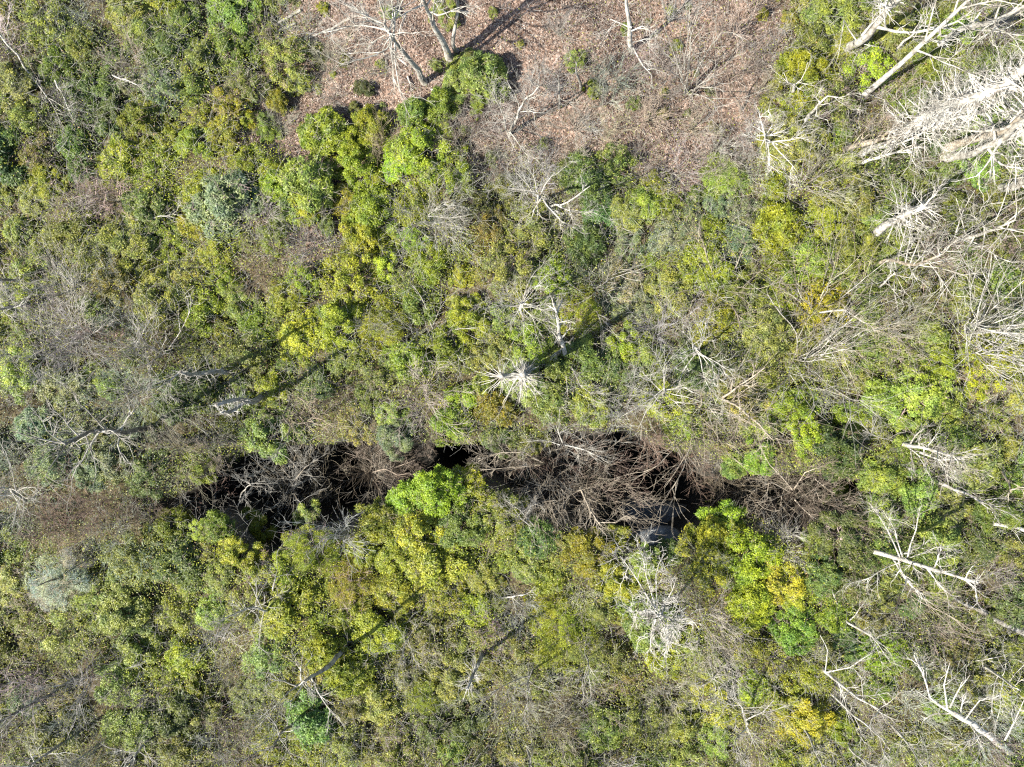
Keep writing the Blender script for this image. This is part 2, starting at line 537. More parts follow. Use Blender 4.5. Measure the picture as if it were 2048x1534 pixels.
def cell(px, py):
    c = min(15, max(0, int(px // 128))); w = min(11, max(0, int(py // 128)))
    return CELLS[w * 16 + c]


def vary(c, r, s=.16):
    c = np.array(c) * np.exp(r.normal(0, s)) * np.exp(r.normal(0, s * .45, 3))
    return tuple(np.clip(c, .01, .6))


# ------------------------------------------------------------------ undergrowth
def build_undergrowth():
    r = np.random.default_rng(8)
    N0 = 1050000
    x, y = scatter(N0, (-36, 36), (-29, 29), r)
    dc = sdf(CLEAR, x, y); dk = sdf(CHASM, x, y)
    k = (dk > -.1) & (r.uniform(0, 1, N0) < np.clip(.30 + .42 * (dc + 1.0 * np.sin(x * 1.3 + np.sin(y)) * np.sin(y * 1.1)), .03 + .10 * (x > 3), 1))
    patch = np.sin(x * .9 + 1.7 * np.sin(y * .6)) + np.sin(y * 1.1 - 1.4 * np.sin(x * .5 + 2))
    k &= r.uniform(0, 1, N0) < .62 + .25 * patch
    x, y = x[k], y[k]; n = len(x)
    z = terrain(x, y)
    hh = r.gamma(2.6, .27, n) + .1 * np.clip(patch[k], 0, 2)
    N = np.array([0, 0, 1.]) + r.normal(0, .55, (n, 3)); U = r.normal(0, 1, (n, 3)); U[:, 2] *= .5
    V, Q = leaves_mesh('', np.stack([x, y, z + hh], 1), N, U, r.uniform(.06, .14, n), r.uniform(.03, .06, n), None, .25)
    me = mesh_from("undergrowth", V, Q, M_UNDER)
    jx = np.clip(((x / K + 1024) + r.normal(0, 60, n)) // 128, 0, 15).astype(int); jy = np.clip(((767 - y / K) + r.normal(0, 60, n)) // 128, 0, 11).astype(int)
    lut = np.array([PAL[c[0] if c[0] != 'C' else 'O'] for c in CELLS])
    lc = lut[jy * 16 + jx] * np.exp(r.normal(0, .18, (n, 1)))
    dry = r.uniform(0, 1, n) < .08
    lc[dry] = np.array([.22, .15, .09]) * np.exp(r.normal(0, .3, (dry.sum(), 1)))
    lc = np.concatenate([np.clip(lc * 1.0, 0, .5), np.ones((n, 1))], 1)
    me.attributes.new("leaf_colour", 'FLOAT_COLOR', 'POINT').data.foreach_set("color", np.repeat(lc, 4, 0).astype(np.float32).ravel())
    structure("undergrowth", me, 'stuff', "low leafy undergrowth filling the gaps between shrubs")
    # dead twigs lying and standing everywhere through the thicket
    st = Sticks()
    m = 60000
    x, y = scatter(m, (-34, 34), (-27, 27), r)
    dc = sdf(CLEAR, x, y); dk = sdf(CHASM, x, y)
    k = (dk > .05) & ((dc > 0) | (r.uniform(0, 1, m) < np.where(x > -1, .85, .4)))
    hi = np.where(dc > 0, 1.3, .2)[k]
    bz = bumps(x[k], y[k])
    for X, Y, hj, zj in zip(x[k], y[k], hi, bz):
        L = r.uniform(.35, 1.5); d = unit((r.normal(), r.normal(), r.uniform(0, 1.1)))
        p = np.array([X, Y, zj + r.uniform(.02, 1) * hj])
        d2 = unit(d + r.normal(0, .25, 3))
        st.add([p, p + d * L * .5, p + (d + d2) * L * .5], [.007, .0055, .0035], 3)
    o = structure("dead_twigs", st.mesh("dead_twigs", M_TWIG), 'stuff', "thin grey dead twigs tangled through the thicket")
    o.color = (.36, .355, .33, 1)
    # the wood goes on beyond the edges of the picture
    st = None
    n = 150000
    x, y = scatter(n, (-60, 60), (-52, 52), r)
    k = (np.abs(x) > 33) | (np.abs(y) > 25.5)
    x, y = x[k], y[k]; n = len(x)
    z = terrain(x, y) + 1.3 + .8 * np.sin(x * 1.3 + np.sin(y)) * np.sin(y * 1.5) + r.normal(0, .25, n)
    N = np.array([0, 0, 1.]) + r.normal(0, .5, (n, 3)); U = r.normal(0, 1, (n, 3)); U[:, 2] *= .5
    V, Q = leaves_mesh('', np.stack([x, y, z], 1), N, U, r.uniform(.16, .34, n), r.uniform(.08, .15, n), None, .25)
    o = structure("far_thicket", mesh_from("far_thicket", V, Q, M_LEAF), 'stuff', "leafy thicket going on beyond the edge of the view")
    o.color = (.18, .20, .04, 1)


build_undergrowth()

# ------------------------------------------------------------------ trees
WHITE = (.43, .42, .395); PALE = (.36, .35, .32); GREY = (.27, .262, .24); ASH = (.34, .335, .31); TAN = (.33, .29, .235); BROWN = (.25, .205, .165); RUST = (.27, .195, .155); DARK = (.15, .135, .115)
LANDMARKS = []


def auto_h(base, top):
    b = at(*base); d = np.array([(top[0] - 1024) * W / 2048 / H, (767 - top[1]) * W / 2048 / H])
    h = H - float(b[:2] @ d) / float(d @ d)
    return min(14.0, max(2.0, h))


def tree(label, base, top, h=None, r0=.12, colr=PALE, kind='single', limbs=8, f0=.35, L=.45, ang=1.0, kids=(5, 4), mid=None, seed=None, name='bare_tree', cat='tree',
         z0=None, extra=(), group=None, twig=None, short=None, up=.03, rtip=.3, rmin=.005, wig=.15):
    """base and top are photograph pixels; h is the height of the top above the plateau (worked out for an upright trunk when left out)"""
    r = np.random.default_rng(seed if seed is not None else int(base[0] * 7 + base[1] * 13) % 99991)
    if h is None: h = auto_h(base, top)
    if z0 is not None:
        for _ in range(4):
            B = at(*base, z=z0); z0 = max(z0, float(terrain(B[0], B[1])) - .1)
    else:
        B = at(*base)
    T = at(top[0], top[1], z=h)
    root = thing(name, label, cat, B, group)
    ax = T - B; Lt = np.linalg.norm(ax); d = ax / Lt
    trunk, crown = Sticks(), Sticks()
    o = (crown, crown)
    side = unit(np.cross(d, (.3, .8, .1))); side2 = np.cross(d, side)
    if kind in ('single', 'snag'):
        n = 9
        f = np.linspace(0, 1, n)
        bow = r.normal(0, .025, 2)
        P = ax * f[:, None] + (np.sin(f * math.pi) * Lt * bow[0])[:, None] * side + (np.sin(f * 2 * math.pi) * Lt * bow[1])[:, None] * side2
        P[1:-1] += r.normal(0, .004 * Lt, (n - 2, 3)) * (.4 if kind == 'snag' else 1)
        P += (np.sin(f * 9.0 + r.uniform(0, 6)) * f * (1 - f))[:, None] * side * .05 * Lt * (.3 if kind == 'snag' else 1)
        if mid is not None:
            Mp = at(mid[0], mid[1], z=mid[2]) - B; P = np.concatenate([np.linspace(0, 1, 5)[:, None] * Mp, Mp + np.linspace(0, 1, 5)[1:, None] * (ax - Mp)]); n = 9
        P[0, 2] -= .15
        rad = r0 * (1 - (1 - rtip) * f); rad[0] *= 1.25
        trunk.add(list(P), list(rad), 8)
        for i in range(limbs):
            t = f0 + (1 - f0) * (i + r.uniform(0, 1)) / limbs if i else 1.0
            x = t * (n - 1); a = min(int(x), n - 2); q = P[a] * (1 - x + a) + P[a + 1] * (x - a)
            az = i * 2.4 + r.normal(0, .5)
            A = ang * r.uniform(.7, 1.2)
            dd = d * math.cos(A) + (side * math.cos(az) + side2 * math.sin(az)) * math.sin(A)
            if kind == 'snag':
                ll = L * Lt * (1.15 - .75 * t) * r.uniform(.5, 1.2)
                grow(o, r, q, unit(dd + np.array([0, 0, -.12])), ll, r0 * .065 + .012, 1, (0, 4), wig=.07, lift=.0, ang=.6, shrink=.4, rmin=.008, nseg=(4, 4, 3))
            else:
                ll = L * Lt * (1.2 - .55 * t) * r.uniform(.65, 1.2)
                grow(o, r, q, dd, ll, r0 * (.40 - .16 * t), 0, kids, wig=wig, lift=up, ang=.75, shrink=.5, rmin=rmin)
    else:                                    # several stems rising from one stool
        for i in range(limbs):
            az = i * 2 * math.pi / limbs + r.normal(0, .3); s = ang * r.uniform(.2, 1.1)
            dd = d * math.cos(s) + (side * math.cos(az) + side2 * math.sin(az)) * math.sin(s)
            grow((trunk, crown), r, r.normal(0, .1, 3) * np.array([1, 1, 0]) - np.array([0, 0, .1]), dd, Lt * r.uniform(.8, 1.12), r0 * r.uniform(.34, .68), 0, kids, wig=wig * .8, lift=up, ang=.6, shrink=L, rmin=rmin, nseg=(8, 5, 4, 3))
    for lim in extra:                        # limbs read off the photograph: (pixel x, pixel y, height) points, then thickness
        pts = [at(a, b, z=c) - B for a, b, c in lim[0]]
        rr = np.linspace(lim[1], lim[1] * .3, len(pts))
        dense = []
        for a_, b_ in zip(pts[:-1], pts[1:]):
            for t in (0, .5):
                dense.append(a_ * (1 - t) + b_ * t + (r.normal(0, .03, 3) if t else 0))
        dense.append(pts[-1])
        own = len(lim) < 3 or lim[2] > 1
        limb = Sticks() if own else crown
        tw = crown if not own else (Sticks() if len(lim) < 3 or lim[2] > 7 else limb)
        limb.add(dense, list(np.linspace(lim[1], lim[1] * .3, len(dense)) * .62), 6)
        for _ in range(lim[2] if len(lim) > 2 else 6):
            i = r.integers(1, len(dense) - 1) if len(dense) > 2 else 0
            dd = unit(unit(dense[i + 1] - dense[i]) + r.normal(0, .6, 3))
            grow((tw, tw), r, dense[i], dd, r.uniform(.5, 1.3), lim[1] * .28, 1, (0, 5, 4), wig=.2, ang=.7, rmin=rmin)
        if own:
            lo = link("limb", limb.mesh("limb", M_BARK), root, colr)
            if tw.g and tw is not limb:
                link("twigs", tw.mesh("twigs", M_TWIG), lo, twig or colr)
    if trunk.g:
        link("trunk", trunk.mesh("trunk", M_BARK), root, colr)
    if crown.g:
        link("crown", crown.mesh("crown", M_TWIG), root, twig or colr)
    LANDMARKS.append((short, (base[0] * .5 + top[0] * .5, base[1] * .5 + top[1] * .5))) if short else None
    return root


def log(label, a, b, r0=.12, r1=.07, ha=.15, hb=.15, colr=PALE, stubs=5, cat='fallen log', name='fallen_log', group=None, forks=0):
    r = np.random.default_rng(int(a[0] * 3 + a[1] * 5 + b[0]) % 9973)
    A = at(a[0], a[1], ha); Bp = at(b[0], b[1], hb)
    n = 7
    f = np.linspace(0, 1, n)[:, None]
    P = (Bp - A) * f; L = np.linalg.norm(Bp - A)
    P[1:-1] += r.normal(0, .015 * L, (n - 2, 3)) * np.array([1, 1, .4])
    s = Sticks(); s.add(list(P), list(np.linspace(r0, r1, n)), 8)
    c = s
    for _ in range(stubs):
        i = r.integers(1, n - 1); d = unit(P[i + 1] - P[i])
        grow((c, c), r, P[i], unit(d * .5 + r.normal(0, .7, 3) + np.array([0, 0, .3])), r.uniform(.35, 1.0), r0 * .3, 1, (0, 2), wig=.15, rmin=.012)
    for _ in range(forks):
        grow((c, c), r, P[-1], unit(unit(P[-1] - P[-2]) + r.normal(0, .35, 3)), L * r.uniform(.25, .5), r1 * .7, 0, (4, 3), wig=.12, rmin=.010)
    root = link(name, s.mesh(name, M_BARK), None, colr)
    root.location = tuple(float(v) for v in A)
    root['label'] = label; root['category'] = cat
    if group: root['group'] = group
    return root


# --- the clearing
tree("spotted grey bare tree with spreading twiggy head, base beside the clearing's small bush", (850, 165), (768, 48), None, .19, GREY, limbs=12, f0=.72, L=.55, ang=1.05, short="spreading grey clearing tree",
     extra=[([(775, 60, 7), (735, 40, 7.5), (700, 5, 8.2)], .06), ([(770, 70, 6.5), (745, 85, 6.3), (690, 98, 6.2)], .05), ([(780, 75, 6.5), (765, 100, 6), (775, 125, 5.5)], .05), ([(768, 50, 7.2), (770, 10, 8.4)], .06)], twig=PALE)
tree("tall mottled grey trunk leaning beside the round green bush and its thinner neighbour", (899, 118), (838, -20), None, .22, PALE, limbs=7, f0=.7, L=.4, short="tall mottled trunk", extra=[([(865, 50, 5), (868, 5, 7), (880, -30, 8)], .09)], twig=PALE)
tree("slim pale trunk rising closest above the round green bush", (914, 100), (899, -30), None, .135, GREY, limbs=6, f0=.75, L=.35, short="slim pale trunk", twig=PALE)
tree("white dead tree with broken arms standing in the upper clearing", (1266, 105), (1254, -30), None, .17, WHITE, limbs=3, f0=.8, L=.35, short="white broken-armed clearing tree",
     extra=[([(1263, 55, 4.6), (1245, 48, 4.8), (1220, 38, 5)], .07, 2), ([(1263, 62, 4), (1285, 52, 4.3), (1300, 62, 4.2)], .07, 3), ([(1264, 85, 3), (1290, 78, 3.2), (1312, 78, 3.4)], .06, 4), ([(1266, 95, 2.5), (1285, 130, 2.2), (1303, 150, 1.5), (1306, 178, .6)], .075, 3)])
tb = tree("small tree with one green tuft at its top on the open leaf litter", (1163, 178), (1152, 122), None, .095, GREY, limbs=4, f0=.6, L=.4, kids=(3, 3), short="tufted clearing tree")
tree("grey two-stemmed tree forking from a broken stump at the clearing's lower edge", (1018, 272), (1078, 172), 5.4, .10, PALE, limbs=9, f0=.4, L=.3, wig=.16, kids=(6, 4), short="two-stemmed forked tree", twig=PALE,
     extra=[([(1016, 268, .4), (1010, 245, 2.0), (1000, 215, 3.6), (985, 185, 4.4)], .07, 22), ([(1018, 262, .5), (1040, 292, 1.5), (1062, 320, 1.8)], .06, 8), ([(1014, 268, .5), (1030, 300, .9), (1045, 325, 1)], .04, 3)])
tree("slim grey sapling right of the two-stemmed forked tree", (1118, 216), (1116, 150), None, .07, GREY, limbs=9, f0=.3, L=.4, short="slim grey sapling")
tree("pale many-stemmed tree fanning up over the clearing's right side", (1372, 188), (1418, 75), None, .065, PALE, 'vase', limbs=11, ang=.3, L=.42, kids=(6, 4), short="fan-shaped many-stemmed tree", twig=PALE)
tree("dark thin crooked trunk near the foot of the fan-shaped tree", (1482, 225), (1455, 152), 3.5, .08, BROWN, limbs=4, f0=.5, L=.35)
tree("short white snag with a Y-shaped fork below the long white trunk", (1590, 192), (1588, 168), 2.6, .13, WHITE, limbs=2, f0=.9, L=.4, short="Y-forked white snag", extra=[([(1588, 172, 2.4), (1575, 165, 3), (1567, 145, 3.6)], .07, 3), ([(1588, 172, 2.4), (1602, 160, 3), (1615, 125, 4)], .06, 3)])
tree("curly white dead tree with a hooked crown facing the Y-forked snag", (1606, 250), (1640, 205), 4.0, .13, PALE, limbs=3, f0=.8, L=.35, short="hooked curly tree", extra=[([(1638, 208, 3.9), (1655, 192, 4.3), (1680, 195, 4.5), (1700, 185, 4.8)], .08, 3), ([(1634, 212, 3.6), (1632, 232, 3.6), (1655, 240, 3.6), (1663, 255, 3.4)], .06, 3), ([(1640, 205, 4), (1632, 195, 4.4), (1645, 175, 5)], .05, 2)])
tree("white octopus-armed dead tree over green shrubs at the clearing's right end", (1540, 296), (1530, 268), 4.2, .11, WHITE, limbs=9, f0=.55, L=.42, ang=1.2, short="octopus-armed white tree",
     extra=[([(1530, 270, 5), (1520, 235, 5.6), (1512, 210, 6)], .07), ([(1535, 285, 4.6), (1580, 280, 4.8), (1605, 265, 5)], .08), ([(1535, 285, 4.6), (1538, 330, 4.2), (1562, 350, 4)], .06), ([(1545, 288, 4.5), (1575, 320, 4.4), (1595, 345, 4.2)], .05), ([(1530, 272, 5), (1550, 268, 5), (1568, 262, 5)], .07)])
# --- upper right: big white trunks
tree("huge white spiky conifer snag leaning across the upper right", (1775, 295), (2140, 55), 14.0, .36, WHITE, 'snag', limbs=280, f0=.08, L=.12, ang=1.25, rtip=.45, short="huge spiky conifer snag", name='dead_conifer', twig=WHITE)
tree("broad grey trunk, upper of the close pair under the huge conifer snag", (1888, 300), (2110, 165), 12.5, .27, TAN, limbs=12, f0=.35, L=.28, ang=1.1, twig=PALE, short="upper of the paired trunks")
tree("broad grey trunk, lower of the close pair under the huge conifer snag", (1890, 316), (2125, 205), 12.0, .24, PALE, limbs=14, f0=.3, L=.3, ang=1.1, twig=WHITE, short="lower of the paired trunks")
tree("thick pale trunk with a white broken foot at the right edge", (1998, 374), (2160, 320), 9.0, .27, PALE, limbs=9, f0=.2, L=.3, twig=PALE, short="broken-footed edge trunk")
tree("long white trunk running up past the Y-forked snag", (1722, 196), (1985, -45), 12.5, .19, WHITE, mid=(1808, 122, 5.5), limbs=9, f0=.5, L=.25, ang=.7, short="long white trunk", twig=PALE,
     extra=[([(1726, 190, .6), (1715, 225, .6), (1722, 270, .4)], .06, 4), ([(1728, 186, .8), (1770, 200, 1.0), (1768, 230, .6)], .05, 5), ([(1726, 190, .6), (1690, 180, .8), (1650, 205, .8)], .05, 4)])
tree("white straight trunk rising right of the long white trunk", (1868, 100), (2110, -15), 12.0, .19, WHITE, limbs=12, f0=.3, L=.3, ang=.9, short="straight white upper trunk", twig=PALE)
tree("stout cream trunk with a cut foot at the top, forking upwards", (1688, 96), (1830, -25), 9.0, .27, PALE, limbs=8, f0=.35, L=.45, ang=.6, short="stout cream trunk", twig=WHITE, extra=[([(1712, 80, 2), (1688, 40, 3), (1680, 90, 3.2), (1672, 125, 2.5)], .06, 4), ([(1725, 70, 3), (1760, 30, 5), (1790, -10, 7)], .12, 8)])
tree("hooked white branchy sapling beside the stout cream trunk", (1782, 100), (1855, 35), 5.5, .09, WHITE, limbs=7, f0=.3, L=.4, extra=[([(1782, 98, .5), (1755, 93, 1.2), (1726, 88, 1.6)], .09, 2)])
log("splintered white trunk, longest of the shattered pile under the conifer snag", (1690, 322), (1850, 255), .24, .12, .5, 1.8, WHITE, 16, forks=6)
log("short splintered trunk piece lying across the shattered pile", (1688, 300), (1760, 278), .2, .15, .8, 1.2, TAN, 7, forks=3)
log("thin white trunk lying lowest in the shattered pile", (1692, 335), (1790, 305), .12, .07, .6, 1.4, WHITE, 8, forks=5)
tree("drooping bundle of white stems below the shattered pile", (1700, 318), (1716, 385), 1.8, .05, WHITE, 'vase', limbs=6, ang=.22, L=.4, short="drooping white bundle", up=0)
tree("thick white broken trunk with a spiky head below the shattered pile", (1743, 476), (1848, 412), 6.5, .25, WHITE, 'snag', limbs=60, f0=.5, L=.36, ang=1.2, rtip=.6, short="broken white trunk", name='dead_conifer', extra=[([(1845, 415, 6.4), (1858, 400, 7), (1875, 385, 7.3)], .09, 5)])
tree("pale branching tree fanning right below the broken white trunk", (1898, 492), (2030, 440), 8.0, .13, PALE, limbs=12, f0=.15, L=.5, ang=.8, short="pale right-fanning tree", extra=[([(1910, 470, 2), (1925, 425, 3), (1950, 380, 4)], .06, 6)])
tree("cream forked tree with a white foot, twigs sweeping to the right", (1738, 540), (1880, 510), 6.0, .14, TAN, limbs=14, f0=.3, L=.55, ang=.8, kids=(7, 4), short="cream sweeping tree", twig=PALE)
tree("cream stem curving up between two twiggy trees", (1745, 585), (1790, 545), 3.5, .09, WHITE, limbs=7, f0=.4, L=.6)
tree("white fan of straight stems reaching in at the right edge, upper one", (1932, 668), (2090, 615), 8.5, .075, WHITE, 'vase', limbs=12, ang=.36, L=.4, kids=(6, 4), short="upper white edge fan")
tree("white fan of straight stems reaching in at the right edge, lower one", (1938, 700), (2100, 720), 8.0, .07, WHITE, 'vase', limbs=11, ang=.34, L=.4, kids=(6, 4), short="lower white edge fan")
tree("silver feathery bare tree between the huge snag and the paired trunks", (1905, 262), (2120, 130), 11.0, .08, WHITE, limbs=26, f0=.15, L=.26, ang=1.1, kids=(8, 6), twig=WHITE)
tree("silver feathery bare tree between the paired trunks and the broken-footed trunk", (1945, 300), (2130, 235), 9.0, .08, WHITE, limbs=26, f0=.15, L=.28, ang=1.1, kids=(8, 6), twig=WHITE)
tree("silver feathery bare tree over the shattered pile's upper end", (1760, 300), (1900, 215), 7.5, .07, WHITE, limbs=24, f0=.2, L=.28, ang=1.1, kids=(8, 6), twig=WHITE)
# --- centre
tree("twin-headed white spiky snag seen from straight above", (1042, 752), (1045, 748), 7.8, .3, PALE, 'snag', limbs=80, f0=.3, L=.17, ang=1.35, rtip=.5, short="twin-headed spiky snag", name='dead_conifer', twig=PALE,
     extra=[([(1028, 754, .3), (1016, 752, 3.5), (1004, 752, 6.8)], .42, 0)] + [([(1004, 752, 6.6 - .3 * (i % 7)), (1004 + 24 * math.cos(i * 1.13), 752 + 22 * math.sin(i * 1.13), 6.4 - .3 * (i % 7)), (1004 + (38 + 9 * (i % 3)) * math.cos(i * 1.13 + .08), 752 + (34 + 8 * (i % 3)) * math.sin(i * 1.13 + .08), 6.1 - .3 * (i % 7))], .04, 0) for i in range(26)]
     + [([(1030, 760, 4), (1016, 790, 4.2), (1005, 808, 4)], .07, 1), ([(1040, 765, 4), (1041, 790, 4), (1038, 806, 3.8)], .07, 1), ([(1055, 770, 5), (1070, 790, 5), (1076, 815, 4.6)], .04, 1), ([(1033, 740, 6), (1025, 722, 6.2), (1005, 712, 6)], .045, 2), ([(1035, 738, 6), (1034, 722, 6.2), (1030, 716, 6)], .04, 1)])
tree("white forked dead tree with antler limbs between clearing and grey dome", (1078, 408), (1076, 390), 6.5, .12, PALE, limbs=4, f0=.7, L=.2, short="antler-limbed dead tree",
     extra=[([(1078, 395, 6), (1058, 372, 6.5), (1032, 345, 7)], .08), ([(1076, 385, 6.2), (1045, 380, 6.4), (1022, 378, 6.5)], .055), ([(1080, 392, 6), (1090, 370, 6.6), (1113, 342, 7)], .06), ([(1074, 385, 6.5), (1070, 360, 7), (1068, 335, 7.3)], .05), ([(1082, 395, 5.8), (1068, 420, 5.6), (1062, 443, 5.4)], .06), ([(1086, 398, 5.6), (1108, 425, 5.4), (1130, 452, 5)], .075),
            ([(1103, 412, 4), (1122, 410, 5), (1150, 395, 5.8), (1180, 372, 6.3)], .1, 4), ([(1118, 412, 4.6), (1135, 420, 5), (1158, 425, 5.2)], .07, 5)])
tree("round grey-white leafless dome with one long limb pointing right", (852, 436), (853, 434), 2.9, .036, PALE, 'vase', limbs=30, ang=1.15, L=.42, kids=(6, 4), short="grey-white leafless dome", extra=[([(856, 432, 1.2), (895, 436, 2.4), (945, 428, 3.2)], .05, 16), ([(856, 430, 1.2), (870, 420, 2.2), (905, 400, 3)], .045, 12)], twig=PALE)
tree("white wide-armed bare tree above the twin-headed snag", (1045, 626), (1042, 608), 5.5, .10, WHITE, limbs=20, f0=.45, L=.45, ang=1.25, short="wide-armed white tree", kids=(7, 4), twig=PALE)
tree("pale leaning trunk with shaggy twigs right of the wide-armed white tree", (1132, 722), (1106, 606), 6.0, .15, PALE, limbs=16, f0=.2, L=.14, kids=(5, 4), short="shaggy leaning trunk", extra=[([(1132, 715, .8), (1160, 770, 1.6), (1200, 800, 1.8)], .06, 12), ([(1130, 718, .8), (1135, 780, 1.5), (1120, 810, 1.6), (1118, 850, 1.5)], .06, 6)])
tree("small starry bare tree right of the wide-armed white tree", (1190, 580), (1195, 570), 3.5, .05, PALE, 'vase', limbs=10, ang=1.0, L=.45, kids=(5, 4), short="small starry tree")
tree("arched grey bare tree left of the twin-headed snag", (866, 662), (858, 650), 3.8, .055, PALE, 'vase', limbs=10, ang=.95, L=.45, kids=(6, 4), short="arched grey tree")
tree("tan bare tree with radiating limbs between lime shrubs", (1440, 572), (1452, 560), 4.2, .06, TAN, 'vase', limbs=12, ang=.85, L=.45, kids=(6, 4), short="tan radiating tree", twig=TAN)
tree("big tan starburst tree with a white limb to its right", (1632, 628), (1650, 612), 5.5, .06, PALE, 'vase', limbs=17, ang=.9, L=.42, kids=(7, 5), short="big tan starburst tree", extra=[([(1640, 625, 2), (1690, 620, 3.5), (1720, 640, 4.2), (1750, 660, 4.4)], .085, 14)], twig=TAN)
tree("white tangled crooked tree above the chasm's black mouth", (1382, 712), (1392, 695), 5.0, .09, WHITE, limbs=12, f0=.4, L=.6, ang=1.2, kids=(7, 5), short="white tangled tree", wig=.24)
tree("white bare tree with bent arms left of the tan fork", (1322, 792), (1328, 775), 5.0, .1, PALE, limbs=9, f0=.4, L=.6, ang=1.2, short="bent-armed tree", extra=[([(1325, 785, 3), (1290, 805, 4), (1245, 832, 4.4)], .06, 7), ([(1330, 780, 4), (1370, 775, 5), (1400, 790, 5.2)], .06, 8), ([(1320, 780, 4), (1285, 745, 5)], .05, 6)])
tree("tan forked tree with a thick cut foot above the chasm", (1440, 797), (1510, 800), 5.0, .05, TAN, 'vase', limbs=5, ang=.5, L=.45, kids=(6, 4), short="tan forked tree",
     extra=[([(1442, 797, .4), (1480, 770, 2.5), (1530, 735, 4.5)], .12, 8), ([(1442, 797, .4), (1480, 815, 2.5), (1520, 850, 4), (1545, 880, 4.4)], .13, 10), ([(1480, 815, 2.5), (1480, 850, 3)], .07, 6)])
tree("pinkish bare tree whose twigs hang towards the shaded pocket", (1398, 822), (1412, 880), 5.0, .07, TAN, 'vase', limbs=9, ang=.55, L=.45, kids=(6, 5), short="hanging pinkish tree", twig=TAN)
tree("pale fan tree with long straight twigs right of the starry shadow", (1586, 714), (1690, 735), 6.0, .075, PALE, 'vase', limbs=10, ang=.5, L=.42, kids=(7, 4), short="pale straight-twigged fan")
tree("cream double trunk lying low with feathery twigs both sides", (1788, 882), (1905, 912), 5.0, .15, PALE, limbs=14, f0=.15, L=.42, ang=.95, short="cream feathery trunk", extra=[([(1795, 885, .6), (1760, 875, 1.5), (1725, 860, 2.2)], .06, 16), ([(1840, 905, 2), (1880, 920, 3.4), (1930, 918, 4.2)], .12, 8)])
log("grey fallen trunk below the cream feathery trunk", (1808, 934), (1960, 1003), .13, .06, .6, 1.6, GREY, 12, forks=4)
tree("bent cream snag at the right edge near the green thicket", (2003, 922), (2022, 985), 3.4, .1, TAN, limbs=4, f0=.4, L=.3, extra=[([(2020, 980, 3.3), (2040, 975, 3.6), (2065, 975, 4)], .08, 2)])
# --- in and over the chasm
CH = "leafless brown trees growing out of the chasm"
tree("brown dome-shaped bare tree at the chasm's left pool", (588, 962), (582, 964), 2.0, .0325, TAN, 'vase', limbs=14, ang=.42, L=.3, kids=(8, 6), z0=-4.5, short="left chasm dome", twig=ASH, group=CH, extra=[([(590, 960, -1), (610, 935, 0), (640, 915, .6)], .06, 10), ([(580, 955, -1), (560, 930, .2), (540, 915, .5)], .045, 8)])
tree("wide brown bare tree in the chasm with two pale crossing limbs", (748, 948), (742, 947), 1.8, .0325, BROWN, 'vase', limbs=16, ang=.46, L=.34, kids=(8, 6), z0=-5.5, short="crossed-limb chasm tree", twig=TAN, group=CH, extra=[([(745, 945, -1), (770, 938, .2), (795, 950, .6), (820, 945, .8)], .07, 7), ([(760, 935, -1), (740, 920, .5), (690, 905, .8)], .05, 7), ([(790, 935, 0), (830, 920, .8)], .06, 5)])
tree("broad brown tree sweeping its twigs left across the chasm middle", (1085, 935), (1050, 925), 2.2, .0390, TAN, 'vase', limbs=18, ang=.62, L=.36, kids=(8, 6), z0=-5.5, short="broad mid-chasm tree", twig=TAN, group=CH, extra=[([(1085, 925, 0), (1050, 905, 1.2), (1000, 905, 1.6), (955, 918, 1.8)], .08, 14), ([(1080, 930, 0), (1020, 935, 1), (960, 940, 1.2)], .05, 12)])
tree("pale-limbed tree at the chasm's upper rim, twigs combed to the right", (1125, 900), (1138, 888), 2.0, .0455, PALE, 'vase', limbs=11, ang=.7, L=.42, kids=(6, 4), z0=-3.0, short="pale rim tree", twig=PALE, group=CH, extra=[([(1130, 890, 1.5), (1170, 900, 2), (1215, 920, 2)], .07, 12), ([(1120, 890, 1), (1080, 880, 1.8), (1040, 885, 2)], .05, 9), ([(1125, 885, 1.6), (1112, 850, 2.2)], .06, 6)])
tree("tan bare tree hanging over the chasm's lower rim beside the shaded pocket", (1165, 985), (1195, 1000), 2.0, .0455, TAN, 'vase', limbs=17, ang=.72, L=.4, kids=(7, 6), z0=-4.0, short="tan lower-rim tree", twig=TAN, group=CH, extra=[([(1160, 975, 0), (1180, 1020, 1.8), (1200, 1050, 2)], .09, 10), ([(1190, 1045, 1.8), (1230, 1045, 2), (1265, 1025, 2.2)], .06, 8), ([(1160, 980, .5), (1120, 1000, 1.5), (1085, 1005, 1.8)], .05, 8)])
tree("rust-brown brush dome above the chasm's black pool", (1298, 868), (1302, 898), 1.4, .0292, TAN, 'vase', limbs=19, ang=.75, L=.38, kids=(9, 6), z0=-1.5, short="rust-brown brush dome", twig=RUST, group=CH)
tree("rust-brown drooping brush at the pool's right bank", (1385, 920), (1390, 935), .8, .0292, TAN, 'vase', limbs=14, ang=.7, L=.4, kids=(8, 6), z0=-2.5, short="drooping pocket brush", twig=RUST, group=CH)
